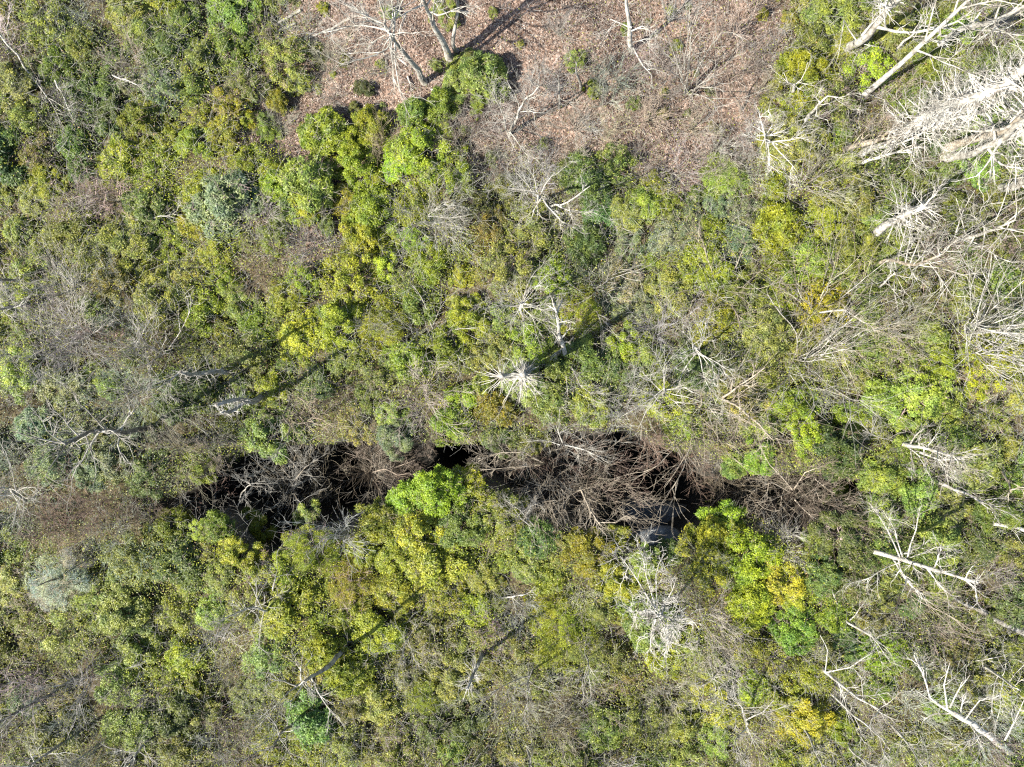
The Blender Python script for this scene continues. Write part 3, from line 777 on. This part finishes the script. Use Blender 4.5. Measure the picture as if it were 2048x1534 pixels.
tree("largest curly-limbed brown tree at the chasm's right end", (1580, 985), (1588, 975), 2.8, .0390, TAN, 'vase', limbs=17, ang=.85, L=.42, kids=(8, 6), z0=-4.0, short="curly chasm-end tree", twig=BROWN, group=CH,
     extra=[([(1585, 980, 0), (1560, 950, 2), (1540, 930, 2.5), (1525, 905, 2.6)], .07, 6), ([(1580, 985, 0), (1545, 965, 2), (1525, 970, 2.2)], .055, 6), ([(1588, 978, .5), (1610, 945, 2), (1650, 930, 2.3)], .07, 8), ([(1580, 985, 0), (1545, 1000, 1.6), (1510, 1005, 2)], .05, 6), ([(1590, 1000, 0), (1620, 1030, 1.5), (1670, 1060, 2)], .07, 12), ([(1585, 995, 0), (1560, 1020, 1.6), (1545, 1022, 1.6), (1515, 1005, 1.8)], .045, 3)])
tree("small tan tree right of the curly chasm-end tree", (1668, 985), (1680, 972), 1.6, .0390, TAN, 'vase', limbs=11, ang=.8, L=.42, kids=(6, 5), z0=-2.5, twig=BROWN, group=CH, extra=[([(1665, 985, .4), (1645, 970, 1.4), (1630, 958, 1.6)], .09, 4), ([(1668, 985, .4), (1675, 1010, 1.2), (1690, 1012, 1.5)], .05, 5)])
tree("thin fan of brown twigs drooping over the chasm's upper edge", (862, 868), (860, 895), 1.6, .0227, TAN, 'vase', limbs=10, ang=.4, L=.4, kids=(6, 4), twig=BROWN)
tree("brown-grey hazy bare tree at the chasm's left end", (425, 905), (410, 915), 2.2, .0325, BROWN, 'vase', limbs=17, ang=.9, L=.42, kids=(8, 6), short="hazy chasm-end tree", twig=TAN)
tree("dark thin tree within the chasm's left arm", (425, 1010), (420, 1005), .6, .04, GREY, 'vase', limbs=11, ang=.7, L=.4, kids=(6, 5), z0=-2.5, twig=GREY, group=CH)
tree("reddish bare brush hanging over the left end of the chasm", (120, 1045), (105, 1050), 2.2, .0292, BROWN, 'vase', limbs=17, ang=.9, L=.42, kids=(8, 6), short="reddish brush", twig=RUST)
tree("pale crooked snag leaning over the left chasm pocket", (480, 1000), (502, 970), 1.2, .055, PALE, limbs=6, f0=.5, L=.45, z0=-1.2, extra=[([(500, 968, 1.2), (480, 958, 1.4)], .04, 2), ([(500, 968, 1.2), (520, 968, 1.4)], .04, 2)])
# --- lower right
tree("white star-shaped bare tree below the chasm's black pool", (1316, 1222), (1312, 1228), 6.0, .11, WHITE, limbs=20, f0=.5, L=.24, ang=1.3, kids=(7, 5), short="white star-shaped tree", rmin=.012,
     extra=[([(1312, 1222, 5), (1275, 1160, 5.5), (1240, 1112, 6)], .07, 10), ([(1312, 1218, 5.2), (1292, 1150, 6), (1285, 1108, 6.2)], .05, 7), ([(1315, 1215, 5.2), (1312, 1150, 6), (1328, 1105, 6)], .045, 5), ([(1320, 1230, 5.2), (1345, 1240, 5.6), (1380, 1236, 6)], .06, 8), ([(1318, 1238, 5.2), (1332, 1265, 5.2), (1345, 1300, 5)], .07, 8), ([(1312, 1238, 5.2), (1302, 1270, 5.2), (1306, 1300, 5)], .06, 8), ([(1322, 1218, 5), (1345, 1180, 5.8), (1352, 1155, 6)], .05, 6), ([(1308, 1225, 5), (1275, 1222, 5.4), (1250, 1222, 5.4)], .05, 8)])
tree("white limbed tree with a thick broken foot near the right edge", (1724, 1096), (1955, 1165), 8.5, .17, PALE, mid=(1800, 1118, 3.5), limbs=12, f0=.3, L=.3, ang=1.0, short="broken-footed white tree", twig=WHITE,
     extra=[([(1800, 1115, 3.5), (1775, 1060, 4.6), (1738, 1005, 5.4)], .07, 8), ([(1805, 1115, 3.6), (1790, 1060, 5), (1765, 1020, 5.6)], .06, 7), ([(1815, 1115, 3.8), (1832, 1060, 5), (1840, 1015, 5.6)], .07, 7), ([(1820, 1115, 4), (1870, 1095, 5), (1910, 1085, 5.6)], .05, 8), ([(1800, 1125, 3.4), (1755, 1145, 3.8), (1725, 1165, 3.6)], .05, 8)])
tree("brown fan of twigs below the broken-footed white tree", (1802, 1172), (1870, 1225), 5.0, .05, TAN, 'vase', limbs=13, ang=.5, L=.4, kids=(7, 5), short="brown twig fan", twig=TAN)
log("thick grey fallen trunk entering at the right edge", (2075, 1282), (1905, 1195), .22, .07, .8, .9, GREY, 9, forks=4)
log("white barkless log poking in at the right edge", (2075, 1063), (1988, 1048), .13, .09, .9, 1.1, WHITE, 3, forks=0)
tree("grey leaning tree with one raised limb among olive shrubs", (1676, 1230), (1765, 1290), 5.0, .085, PALE, limbs=9, f0=.25, L=.4, extra=[([(1682, 1232, .8), (1672, 1200, 2), (1664, 1180, 2.4)], .05, 5), ([(1700, 1240, 1.8), (1720, 1215, 3), (1735, 1195, 3.4)], .05, 6)], short="raised-limb grey tree")
tree("white forked tree with long arms above the lower right corner", (1628, 1330), (1760, 1420), 6.0, .1, WHITE, limbs=8, f0=.3, L=.35, short="long-armed white tree", extra=[([(1650, 1345, 1.5), (1700, 1335, 3), (1745, 1305, 4)], .07, 8), ([(1650, 1345, 1.5), (1655, 1300, 3), (1640, 1270, 3.6)], .05, 4)])
tree("big white antler-limbed tree filling the lower right corner", (2050, 1520), (1905, 1425), 3.2, .2, WHITE, limbs=3, f0=.7, L=.25, short="corner antler tree", rtip=.7,
     extra=[([(1905, 1425, 3.2), (1860, 1395, 3.8), (1845, 1345, 4.2), (1828, 1310, 4.6)], .11, 5), ([(1895, 1420, 3.4), (1888, 1370, 4.4), (1900, 1325, 5)], .09, 4), ([(1900, 1415, 3.4), (1920, 1375, 4.2), (1940, 1350, 4.6)], .08, 4), ([(1930, 1440, 3), (1960, 1400, 4), (1975, 1395, 4.4)], .07, 4), ([(1900, 1425, 3.2), (1860, 1400, 3.6), (1830, 1380, 3.6)], .05, 7), ([(2010, 1480, 2), (2030, 1440, 3.6), (2048, 1400, 4.4)], .08, 6), ([(1980, 1465, 2.5), (1940, 1480, 3), (1900, 1500, 3.2)], .06, 8)])
tree("white forked bare tree rising between corner tree and right edge", (1952, 1325), (2040, 1380), 6.0, .09, WHITE, limbs=9, f0=.3, L=.35, extra=[([(1950, 1322, .6), (1975, 1318, 1.6), (2000, 1312, 2)], .05, 5)])
tree("pale bare tree with a hooked arm at the bottom right of centre", (1496, 1452), (1480, 1410), 4.5, .09, PALE, limbs=9, f0=.4, L=.5, short="hooked-arm tree", extra=[([(1492, 1440, 2), (1525, 1425, 3.6), (1548, 1400, 4.4)], .07, 6), ([(1490, 1430, 2.5), (1470, 1395, 4), (1465, 1360, 4.6)], .05, 6), ([(1495, 1455, 1.5), (1470, 1480, 3), (1475, 1520, 4)], .06, 8)])
tree("tangled white crooked tree left of the hooked-arm tree", (1430, 1345), (1425, 1355), 3.6, .075, PALE, limbs=12, f0=.3, L=.6, ang=1.2, kids=(6, 5), wig=.28, short="tangled crooked tree")
tree("sandy curly brush between golden shrubs and hooked-arm tree", (1440, 1272), (1445, 1282), 3.0, .05, TAN, 'vase', limbs=12, ang=.9, L=.45, kids=(7, 5), wig=.28, twig=TAN, short="sandy curly brush")
for k, (b, t) in enumerate((((1600, 1440), (1650, 1540)), ((1650, 1375), (1780, 1500)), ((1760, 1420), (1850, 1540)), ((1690, 1470), (1745, 1560)))):
    tree(("thin white leaning tree nearest the hooked-arm tree", "thin white leaning tree nearest the long-armed white tree", "thin white leaning tree nearest the corner antler tree", "thin white leaning tree at the bottom edge between two others")[k], b, t, None, .075, PALE, limbs=9, f0=.2, L=.3, ang=.55, group="thin white leaning trees at the lower right")
# --- lower middle
tree("dark snag trunk with white spiky foot below the golden shrub", (968, 1298), (934, 1378), 6.0, .14, GREY, 'snag', limbs=46, f0=.5, L=.17, ang=1.3, rtip=.5, short="dark spiky-footed snag", name='dead_conifer', twig=WHITE)
tree("grey bare tree with dark limb right of the spiky-footed snag", (1062, 1340), (1060, 1385), 4.5, .08, GREY, limbs=8, f0=.35, L=.45, short="dark-limbed tree", extra=[([(1060, 1352, 2), (1020, 1365, 3.4), (975, 1388, 4.2)], .06, 6)])
tree("slender trunk going down to the bottom edge", (1057, 1478), (1060, 1560), 5.0, .1, GREY, limbs=6, f0=.5, L=.35)
tree("pale crooked branchy tree between chasm and golden shrubs", (1078, 1062), (1030, 1030), 3.4, .06, PALE, limbs=9, f0=.3, L=.5, extra=[([(1076, 1060, 1.2), (1040, 1020, 2.6), (1010, 1000, 3)], .05, 8)], short="crooked branchy tree")
tree("white little bare tree right of the golden wispy tree", (1168, 1300), (1176, 1350), 4.0, .06, PALE, limbs=10, f0=.3, L=.4, kids=(5, 4))
tree("pair-limbed grey tree above the golden wispy tree", (1245, 1105), (1232, 1085), 3.4, .06, GREY, limbs=9, f0=.3, L=.5, kids=(5, 4))
tree("horizontal-limbed white tree among olive shrubs below the chasm's left end", (560, 1212), (475, 1226), 6.0, .085, PALE, limbs=12, f0=.25, L=.42, short="horizontal-limbed white tree", kids=(6, 4))
tree("curly white little tree above the horizontal-limbed tree", (548, 1185), (550, 1150), 3.6, .06, PALE, limbs=7, f0=.4, L=.6, wig=.25, kids=(5, 4))
tree("dark-sided snag leaning down-left with white twig tuft", (690, 1296), (592, 1372), 7.5, .17, GREY, limbs=8, f0=.7, L=.32, short="dark-sided leaning snag", twig=PALE)
tree("dark spare tree down-left of the dark-sided leaning snag", (598, 1430), (545, 1500), 6.0, .1, DARK, limbs=9, f0=.3, L=.36, twig=GREY)
tree("pale thin tree with spreading arms left of the golden wispy shrub", (830, 1265), (805, 1300), 4.6, .05, GREY, limbs=9, f0=.3, L=.5, twig=PALE, kids=(5, 4))
# --- left
tree("dark leaning bare tree over the grey-green thicket at left", (322, 846), (130, 888), None, .17, DARK, limbs=14, f0=.35, L=.32, short="dark leaning left tree", twig=GREY, kids=(6, 4))
tree("horizontal dark snag with pale stubs among green shrubs at left", (466, 750), (360, 744), None, .16, GREY, 'snag', limbs=34, f0=.05, L=.12, ang=1.35, rtip=.55, short="horizontal stubby snag", name='dead_conifer', twig=PALE, extra=[([(362, 742, 8), (340, 760, 8.4), (312, 782, 8.8)], .07, 8)])
tree("dark snag with white spikes, upper of a close pair", (528, 786), (432, 811), None, .19, GREY, 'snag', limbs=44, f0=.55, L=.10, ang=1.35, rtip=.5, short="upper of the paired dark snags", name='dead_conifer', twig=WHITE)
tree("dark snag with white spikes, lower of a close pair", (512, 804), (442, 824), None, .15, GREY, 'snag', limbs=34, f0=.45, L=.12, ang=1.35, rtip=.5, name='dead_conifer', twig=WHITE)
tree("long thin dark pole tree slanting down towards the chasm", (580, 786), (552, 915), 11.0, .055, DARK, limbs=5, f0=.7, L=.15, twig=PALE, short="thin dark pole tree")
tree("grey hazy bare tree left of the horizontal stubby snag", (300, 772), (288, 785), 4.0, .05, GREY, 'vase', limbs=13, ang=.85, L=.42, kids=(9, 6), twig=GREY, short="grey hazy tree")
tree("pale hazy bare tree near the left edge", (160, 660), (135, 668), 4.5, .05, GREY, 'vase', limbs=14, ang=.85, L=.42, kids=(9, 6), twig=PALE, short="pale hazy tree")
tree("grey bare tree with dark trunk at the left edge, upper one", (62, 566), (-30, 556), None, .12, DARK, limbs=9, f0=.3, L=.3, twig=PALE)
tree("grey bare tree with dark trunk at the left edge, lower one", (75, 612), (-30, 618), None, .11, GREY, limbs=12, f0=.2, L=.35, twig=PALE, kids=(6, 4), short="dark-trunked edge tree")
tree("bare grey tree leaning out at left below the chasm", (60, 1000), (5, 975), 6.0, .1, GREY, limbs=10, f0=.3, L=.4, twig=PALE, kids=(6, 4), short="grey left-edge tree")
tree("slender dark-trunked tree near the lower left corner", (120, 1386), (-25, 1455), None, .12, DARK, limbs=11, f0=.3, L=.28, twig=GREY, short="corner dark tree", kids=(6, 4))
tree("thin tree nearest the lower left corner", (150, 1465), (30, 1560), None, .1, GREY, limbs=12, f0=.2, L=.35, twig=PALE, kids=(6, 4))
tree("grey branching tree at the bottom edge, left of the golden shrubs", (305, 1462), (240, 1545), None, .09, GREY, limbs=12, f0=.2, L=.38, twig=PALE, kids=(6, 4))
tree("dark shadowed pole with silvery bush around it", (155, 1148), (75, 1172), None, .07, DARK, limbs=5, f0=.5, L=.2, twig=PALE)
# --- brush and logs on the ground
for a, b, r0, lab in (((600, 20), (525, 68), .09, "pale fallen trunk, upper of the brush pile at the clearing's top left"), ((590, 45), (505, 88), .07, "pale fallen trunk, lower of the brush pile at the clearing's top left"),
                      ((700, 35), (590, 92), .07, "long thin pale pole lying across the top left of the clearing"), ((500, 0), (478, 58), .08, "pale fallen pole pointing down from the top edge beside the brush pile"),
                      ((640, 230), (600, 290), .05, "dark rotten branch curving across the clearing's left side"), ((815, 152), (822, 172), .05, "small broken stump branch near the spreading grey clearing tree"),
                      ((862, 178), (885, 190), .07, "short pale log above the two little green bushes"), ((585, 438), (660, 420), .035, "thin pale pole under the big dark green bush"),
                      ((270, 440), (345, 428), .05, "bleached branch lying in olive shrubs at left"), ((268, 700), (300, 640), .05, "tan splintered stick between shrubs at left"),
                      ((0, 70), (95, 195), .06, "long grey branch slanting in from the upper left edge"), ((110, 160), (145, 235), .05, "grey branch parallel to the long slanting one"),
                      ((225, 150), (275, 170), .05, "pale curved branch in the grey thicket at upper left"), ((1250, 770), (1310, 790), .05, "white straight branch left of the bent-armed tree"),
                      ((1010, 1195), (1052, 1188), .06, "short white broken stick below the crooked branchy tree")):
    log(lab, a, b, r0, r0 * .55, .12 if a[1] < 320 and a[0] > 480 else 1.1, .15 if a[1] < 320 and a[0] > 480 else 1.3, DARK if 'dark' in lab else PALE, 4, forks=3, name='fallen_branch', cat='fallen branch')


# --- rock slab down in the chasm
def rock(label, px, py, z, sx, sy, sz, seed, rot=0):
    r = np.random.default_rng(seed)
    P = at(px, py, z=z)
    nu, nv = 28, 15
    V = []
    ph = r.uniform(0, 6, 6)
    for j in range(nv):
        for i in range(nu):
            th = math.pi * j / (nv - 1); a = 2 * math.pi * i / nu
            v = np.array([math.sin(th) * math.cos(a), math.sin(th) * math.sin(a), math.cos(th)])
            v = np.sign(v) * np.abs(v) ** .7
            k = 1 + .12 * math.sin(3 * v[0] + ph[0]) * math.sin(2.5 * v[1] + ph[1]) + .07 * math.sin(6 * v[1] + ph[2] + 4 * v[2]) + r.normal(0, .012)
            V.append(v * k * (sx, sy, sz))
    Q = [(j * nu + i, j * nu + (i + 1) % nu, (j + 1) * nu + (i + 1) % nu, (j + 1) * nu + i) for j in range(nv - 1) for i in range(nu)]
    o = link("boulder", mesh_from("boulder", np.array(V), Q, M_ROCK, smooth=True))
    o.location = P; o.rotation_euler = (r.normal(0, .15), r.normal(0, .15), rot)
    o['label'] = label; o['category'] = 'rock'


rock("smooth blue-grey rock slab lying in the chasm's black pool", 1325, 1035, -4.2, 3.0, 1.1, .6, 3, -.15)
rock("mottled dark boulder below the rock slab", 1310, 1078, -.6, 1.5, .75, .7, 4, .2)
rock("small dark rock between boulder and yellow bush", 1362, 1088, -.9, .8, .5, .5, 5, .6)

# ------------------------------------------------------------------ shrubs
PLANTS = []      # (px, py, radius px, kind, colour key, root, children)


def leafy(px, py, rp, ck, kind='small', tall=1.0, name='leafy_shrub', cat='shrub', colr=None, twig=None, ze=0.0):
    r = rng
    R = rp * K * .96
    h = min(2.0, .62 * R * tall + .25)
    P = at(px, py, h * .75)
    x, y = P[0], P[1]; z = float(terrain(x, y))
    if sdf(CHASM, np.array([x]), np.array([y]))[0] < 0:
        z = max(z, -1.2)                      # rooted on the rim or its ledges
    nm = {'rosette': 'big_leaved_shrub', 'small': 'fine_leaved_shrub', 'sparse': 'loose_twiggy_shrub', 'wispy': 'feathery_shrub'}[kind]
    root = thing(nm, "", cat, (x, y, z + ze))
    fm, sm = FOL[kind][r.integers(len(FOL[kind]))]
    a = r.uniform(0, 6.283)
    c = colr or vary(PAL[ck], r)
    for nm, me, cc in (("foliage", fm, c), ("stem", sm, twig or vary((.30, .27, .23), r))):
        o = link(nm, me, root, cc)
        o.rotation_euler = (r.normal(0, .06), r.normal(0, .06), a)
        o.scale = (R * r.uniform(.95, 1.1), R * r.uniform(.88, 1.05), R * .62 * tall * r.uniform(.85, 1.15))
    PLANTS.append([px, py, rp, kind, ck, root])
    return root


def bare(px, py, rp, kind='dome', colr=GREY, tall=1.0):
    r = rng
    R = rp * K * (1.0 if kind == 'dome' else 1.15)
    P = at(px, py, R * .6)
    x, y = P[0], P[1]; z = float(terrain(x, y))
    root = thing('bare_shrub', "", 'shrub', (x, y, z))
    a_, b_ = TWG[kind][r.integers(len(TWG[kind]))]
    rz = r.uniform(0, 6.283); rx, ry = r.normal(0, .12, 2)
    s = (R * r.uniform(.9, 1.1), R * r.uniform(.9, 1.1), R * tall * r.uniform(.8, 1.15))
    for nm, me, cc in (("stem", a_, vary(colr, r, .1)), ("crown", b_, vary(colr, r, .12))):
        o = link(nm, me, root, cc); o.rotation_euler = (rx, ry, rz); o.scale = s
    ck = 'grey' if colr in (GREY,) else ('pale grey' if colr in (PALE, WHITE) else ('tan' if colr == TAN else ('reddish' if colr == RUST else 'brown')))
    PLANTS.append([px, py, rp, 'bare', ck, root])
    return root


LIST = """
965 150 52 G rosette|916 158 40 O small|932 116 24 G rosette|962 200 26 L small|822 224 34 G rosette|880 212 34 L rosette|726 172 20 D rosette|572 118 54 O sparse|600 165 28 O sparse
522 240 22 L small|536 262 22 L small|650 262 52 Y rosette|698 286 44 Y small|742 252 38 Y rosette|712 332 46 Y small|605 372 68 G rosette|608 412 40 W rosette|548 372 36 Y rosette|840 302 60 Y small|800 330 40 Y small
862 352 40 G small|910 345 46 Y sparse|772 405 28 W rosette|745 420 56 Y small|722 470 52 Y small|770 470 36 Y small|445 400 68 B rosette|400 380 44 Y small|455 205 44 W sparse|485 175 46 O sparse|440 260 40 Y small
652 448 20 G rosette|1180 358 58 D rosette|1235 330 40 G rosette|1140 345 36 G rosette|1292 402 44 L small|1310 372 32 Y rosette|1262 425 38 G small|1186 175 20 Y small|1270 205 14 G small|1150 116 20 G sparse|778 20 17 G small
890 14 30 G sparse|1372 452 44 B small|1340 480 42 B small|1452 360 50 L wispy|772 532 34 W small|922 550 26 W small|446 560 34 W small|250 492 58 O small|335 272 36 W small|1548 522 44 Y rosette|1890 348 36 G rosette|1868 372 34 G rosette|1100 560 48 Y small
935 792 40 W rosette|960 775 30 L rosette|870 985 52 Y small|930 975 50 Y rosette|815 1002 40 Y rosette|760 1052 46 Y rosette|840 1070 56 Y small|925 1060 52 G small|870 1130 60 Y rosette|805 1170 54 W rosette|700 1170 54 W wispy|622 1102 50 W wispy|608 1032 28 O rosette
360 1035 32 Y rosette|335 1060 34 Y rosette|480 1065 36 Y rosette|430 1060 34 Y rosette|470 1110 40 Y small|1418 1068 42 W rosette|1452 1040 38 Y rosette|1508 1112 52 Y rosette|1560 1160 50 W rosette|1500 1200 54 Y small|1590 1190 36 Y small|1345 1112 32 D rosette
1130 1245 70 W wispy|1110 1292 50 W wispy|1165 1290 50 O wispy|1100 1215 46 W wispy|850 1392 44 W wispy|952 1212 46 W rosette|1332 1312 44 Y small|1230 1082 40 Y rosette|1170 1105 46 Y small|1290 1130 34 G small|540 770 44 Y small|186 752 30 L rosette|218 772 28 L rosette
1842 792 64 L small|1770 800 54 L rosette|1705 848 50 Y small|1682 905 48 D rosette|1745 860 44 G rosette|1890 810 48 L small|1992 705 52 W sparse|1970 760 48 Y sparse|640 765 40 D small|690 720 40 G small|118 1160 64 V wispy|92 1188 40 V wispy|150 1120 36 V wispy|470 790 40 G small
190 170 46 D rosette|225 215 40 D small|160 95 40 G rosette|290 60 48 G small|330 95 44 D rosette|400 120 46 G small|250 22 44 G rosette|1000 170 26 G rosette|1060 880 36 G small|1000 870 38 D small|900 850 44 L small|790 870 40 B small
1470 930 30 G rosette|1520 915 32 L small|1370 855 36 L small|1240 745 50 D small|1290 710 44 G small|1250 690 44 Y small|1180 810 46 L small|1100 800 44 G rosette|1060 690 44 L small|990 700 46 G small|1740 560 44 G small|1930 590 46 G rosette|2010 560 40 G rosette
1840 985 46 G rosette|1770 960 46 L rosette|1900 1020 46 G rosette|1960 1090 48 D rosette|1700 1000 40 G small|1650 1150 44 D rosette|1710 1170 44 D rosette|100 930 44 B small|270 870 44 B small|230 920 46 B small|290 950 44 D small|180 860 40 B small
"""
PAL['V'] = (.33, .33, .27); PALNAME['V'] = 'silvery grey'
for row in LIST.strip().splitlines():
    for it in row.split('|'):
        px, py, rp, ck, kd = it.split()
        px, py, rp = int(px), int(py), int(rp)
        inclear = float(sdf(CLEAR, np.array([(px - 1024) * K]), np.array([(767 - py) * K]))[0]) < 0
        leafy(px, py, rp, ck, kd, tall=1.15 if inclear else 1.0)

for px, py, rp, kd, cc in ((1240, 150, 44, 'haze', PALE), (1330, 120, 46, 'dome', TAN), (1300, 230, 48, 'dome', TAN), (1390, 250, 46, 'dome', TAN), (1220, 260, 44, 'haze', TAN), (1150, 250, 44, 'dome', TAN),
                           (1470, 60, 46, 'vase', TAN), (1340, 30, 44, 'vase', PALE), (1500, 130, 40, 'dome', TAN), (1440, 290, 44, 'dome', PALE), (930, 270, 44, 'haze', GREY), (970, 225, 44, 'haze', PALE), (760, 290, 40, 'haze', RUST),
                           (900, 300, 40, 'haze', RUST), (660, 130, 40, 'haze', TAN), (690, 60, 40, 'haze', PALE), (1060, 210, 44, 'haze', PALE), (1090, 160, 40, 'haze', PALE), (640, 350, 34, 'dome', BROWN),
                           (560, 520, 40, 'haze', BROWN), (510, 545, 38, 'haze', RUST), (1210, 200, 36, 'vase', PALE), (1180, 255, 30, 'dome', WHITE), (1380, 1010, 30, 'haze', BROWN), (640, 480, 40, 'haze', GREY), (595, 480, 36, 'dome', GREY)):
    bare(px, py, rp, kd, cc)


for px, py, rp, cc in ((1000, 318, 40, GREY), (1085, 330, 40, ASH), (1150, 318, 38, TAN), (1290, 345, 42, TAN), (1365, 340, 44, ASH), (1435, 330, 42, PALE), (1505, 270, 42, ASH), (1530, 180, 40, TAN), (1548, 95, 40, ASH),
                       (1450, 205, 38, TAN), (1490, 340, 40, ASH), (1330, 180, 36, ASH), (1270, 130, 34, TAN), (560, 250, 36, TAN), (600, 50, 36, ASH), (660, 190, 30, ASH), (1120, 60, 30, ASH), (740, 130, 30, TAN),
                       (95, 1050, 60, RUST), (50, 1010, 56, GREY), (345, 900, 58, BROWN), (415, 870, 54, GREY), (280, 990, 50, RUST), (185, 1010, 56, RUST), (230, 1050, 48, GREY), (150, 665, 60, ASH), (120, 690, 54, ASH), (270, 780, 56, ASH)):
    bare(px, py, rp, 'haze', cc)
for px, py, rp, cc in ((740, 930, 60, BROWN), (690, 935, 46, TAN), (790, 930, 50, BROWN), (1000, 920, 60, BROWN), (1060, 950, 60, TAN), (1120, 930, 58, BROWN), (1180, 960, 60, TAN), (1210, 1015, 56, BROWN), (1140, 1000, 54, TAN),
                       (1470, 970, 54, BROWN), (1530, 990, 60, TAN), (1620, 970, 60, BROWN), (1680, 985, 54, TAN), (1570, 1010, 56, BROWN), (590, 965, 60, TAN), (560, 1000, 44, BROWN), (380, 1000, 44, BROWN), (1240, 960, 46, BROWN)):
    bare(px, py, rp, 'haze', cc, tall=1.7)
_r = np.random.default_rng(77)
_n = 0
while _n < 26:                                   # seedlings dotted over the leaf litter
    px, py = _r.uniform(560, 1540), _r.uniform(0, 330)
    X, Y = np.array([(px - 1024) * K]), np.array([(767 - py) * K])
    if sdf(CLEAR, X, Y)[0] > -.4 or any((q[0] - px) ** 2 + (q[1] - py) ** 2 < (q[2] * .6 + 14) ** 2 for q in PLANTS if q[3] != 'bare'): continue
    leafy(px, py, _r.uniform(7, 15), 'GYOO'[_r.integers(4)], ('small', 'sparse')[_r.integers(2)]); _n += 1


def fill():
    r = np.random.default_rng(21)
    tries = 0
    nl = nb = 0
    while tries < 14000 and (nl + nb) < 460:
        tries += 1
        px, py = r.uniform(-40, 2088), r.uniform(-40, 1574)
        X, Y = (px - 1024) * K, (767 - py) * K
        if sdf(CLEAR, np.array([X]), np.array([Y]))[0] < .5 or sdf(CHASM, np.array([X]), np.array([Y]))[0] < .75:
            continue
        rp = r.uniform(36, 60)
        bad = False
        for q in PLANTS:
            if (q[0] - px) ** 2 + (q[1] - py) ** 2 < (.78 * (q[2] + rp) * .86) ** 2:
                bad = True; break
        if bad:
            continue
        c = cell(px + r.normal(0, 35), py + r.normal(0, 35))
        ck, bf = c[0], int(c[1]) / 10
        if ck == 'C':
            ck, bf = 'O', .6
        if r.uniform() < bf * .55:
            cc = [ASH, PALE, TAN, ASH, PALE][r.integers(5)] if px > 800 else [GREY, ASH, TAN, ASH, PALE][r.integers(5)]
            bare(px, py, rp * 1.1, ['dome', 'haze', 'haze', 'vase'][r.integers(4)], cc); nb += 1
        else:
            if r.uniform() < .22: ck = 'YGOLDW'[r.integers(6)]
            kd = {'G': ['rosette', 'small', 'small'], 'D': ['rosette', 'rosette', 'small'], 'L': ['rosette', 'small', 'small'], 'Y': ['small', 'small', 'rosette', 'sparse'], 'O': ['sparse', 'sparse', 'small'], 'B': ['small', 'sparse', 'rosette'], 'W': ['small', 'sparse', 'wispy']}[ck]
            leafy(px, py, rp, ck, kd[r.integers(len(kd))]); nl += 1
    tries = ns_ = 0
    while tries < 9000 and ns_ < 190:            # smaller bushes in the gaps
        tries += 1
        px, py = r.uniform(-20, 2068), r.uniform(-20, 1554)
        X, Y = np.array([(px - 1024) * K]), np.array([(767 - py) * K])
        if sdf(CLEAR, X, Y)[0] < -.6 or sdf(CHASM, X, Y)[0] < .4: continue
        rp = r.uniform(20, 36)
        if any((q[0] - px) ** 2 + (q[1] - py) ** 2 < (.62 * q[2] + .62 * rp) ** 2 for q in PLANTS): continue
        ck = cell(px + r.normal(0, 35), py + r.normal(0, 35))[0]
        ck = 'O' if ck == 'C' else ck
        leafy(px, py, rp, ck, ('small', 'sparse', 'rosette', 'sparse')[r.integers(4)]); ns_ += 1
    print("FILL", nl, nb, ns_, len(PLANTS))


fill()

# ------------------------------------------------------------------ labels: colour, size and kind, then where it stands
LANDMARKS += [("round bush by the pale trunks", (965, 150)), ("big dark round bush", (605, 372)), ("bright yellow bush by the pocket", (1418, 1068)), ("golden wispy tree-shrub", (1130, 1250)), ("silvery lichen bush", (120, 1160))]


def side_of(dx, dy):
    a = math.degrees(math.atan2(-dy, dx)) % 360
    return ("right of", "above right of", "above", "above left of", "left of", "below left of", "below", "below right of")[int((a + 22.5) // 45) % 8]


KIND = {'rosette': 'big-leaved shrub', 'small': 'fine-leaved shrub', 'sparse': 'loose twiggy shrub', 'wispy': 'feathery shrub', 'bare': 'leafless shrub'}
ORD = ("nearest", "second", "third", "fourth", "fifth", "sixth", "seventh", "eighth", "ninth", "tenth")
buckets = {}
for q in PLANTS:
    px, py = q[0], q[1]
    best = min(LANDMARKS, key=lambda L: (L[1][0] - px) ** 2 + (L[1][1] - py) ** 2)
    dx, dy = px - best[1][0], py - best[1][1]
    dist = math.hypot(dx, dy)
    colour = PALNAME.get(q[4], q[4])
    size = 'small ' if q[2] < 32 else ('large ' if q[2] > 54 else '')
    where = "at the foot of" if dist < 22 else side_of(dx, dy)
    buckets.setdefault((size + colour + ' ' + KIND[q[3]], where, best[0]), []).append((dist, q))
for (look, where, lm), lst in buckets.items():
    lst.sort(key=lambda t: t[0])
    for i, (dd, q) in enumerate(lst):
        tail = "%s the %s" % (where, lm)
        if len(lst) == 1:
            s = "%s %s" % (look, tail)
        else:
            s = "%s %s, %s" % (look, tail, ORD[min(i, 9)] + (" to it" if i == 0 else " nearest"))
        if len(s.split()) > 16: s = s.replace('loose twiggy shrub', 'twiggy shrub').replace(', ', ', ').replace(' to it', '')
        q[5]['label'] = s
        q[5]['group'] = "leafless shrubs of the thicket" if q[3] == 'bare' else "leafy shrubs of the thicket"

import collections
_c = collections.Counter(o['label'] for o in scene.objects if 'label' in o.keys() and o.parent is None)
print("DUPLABELS", [k for k, v in _c.items() if v > 1][:10], max(len(k.split()) for k in _c))
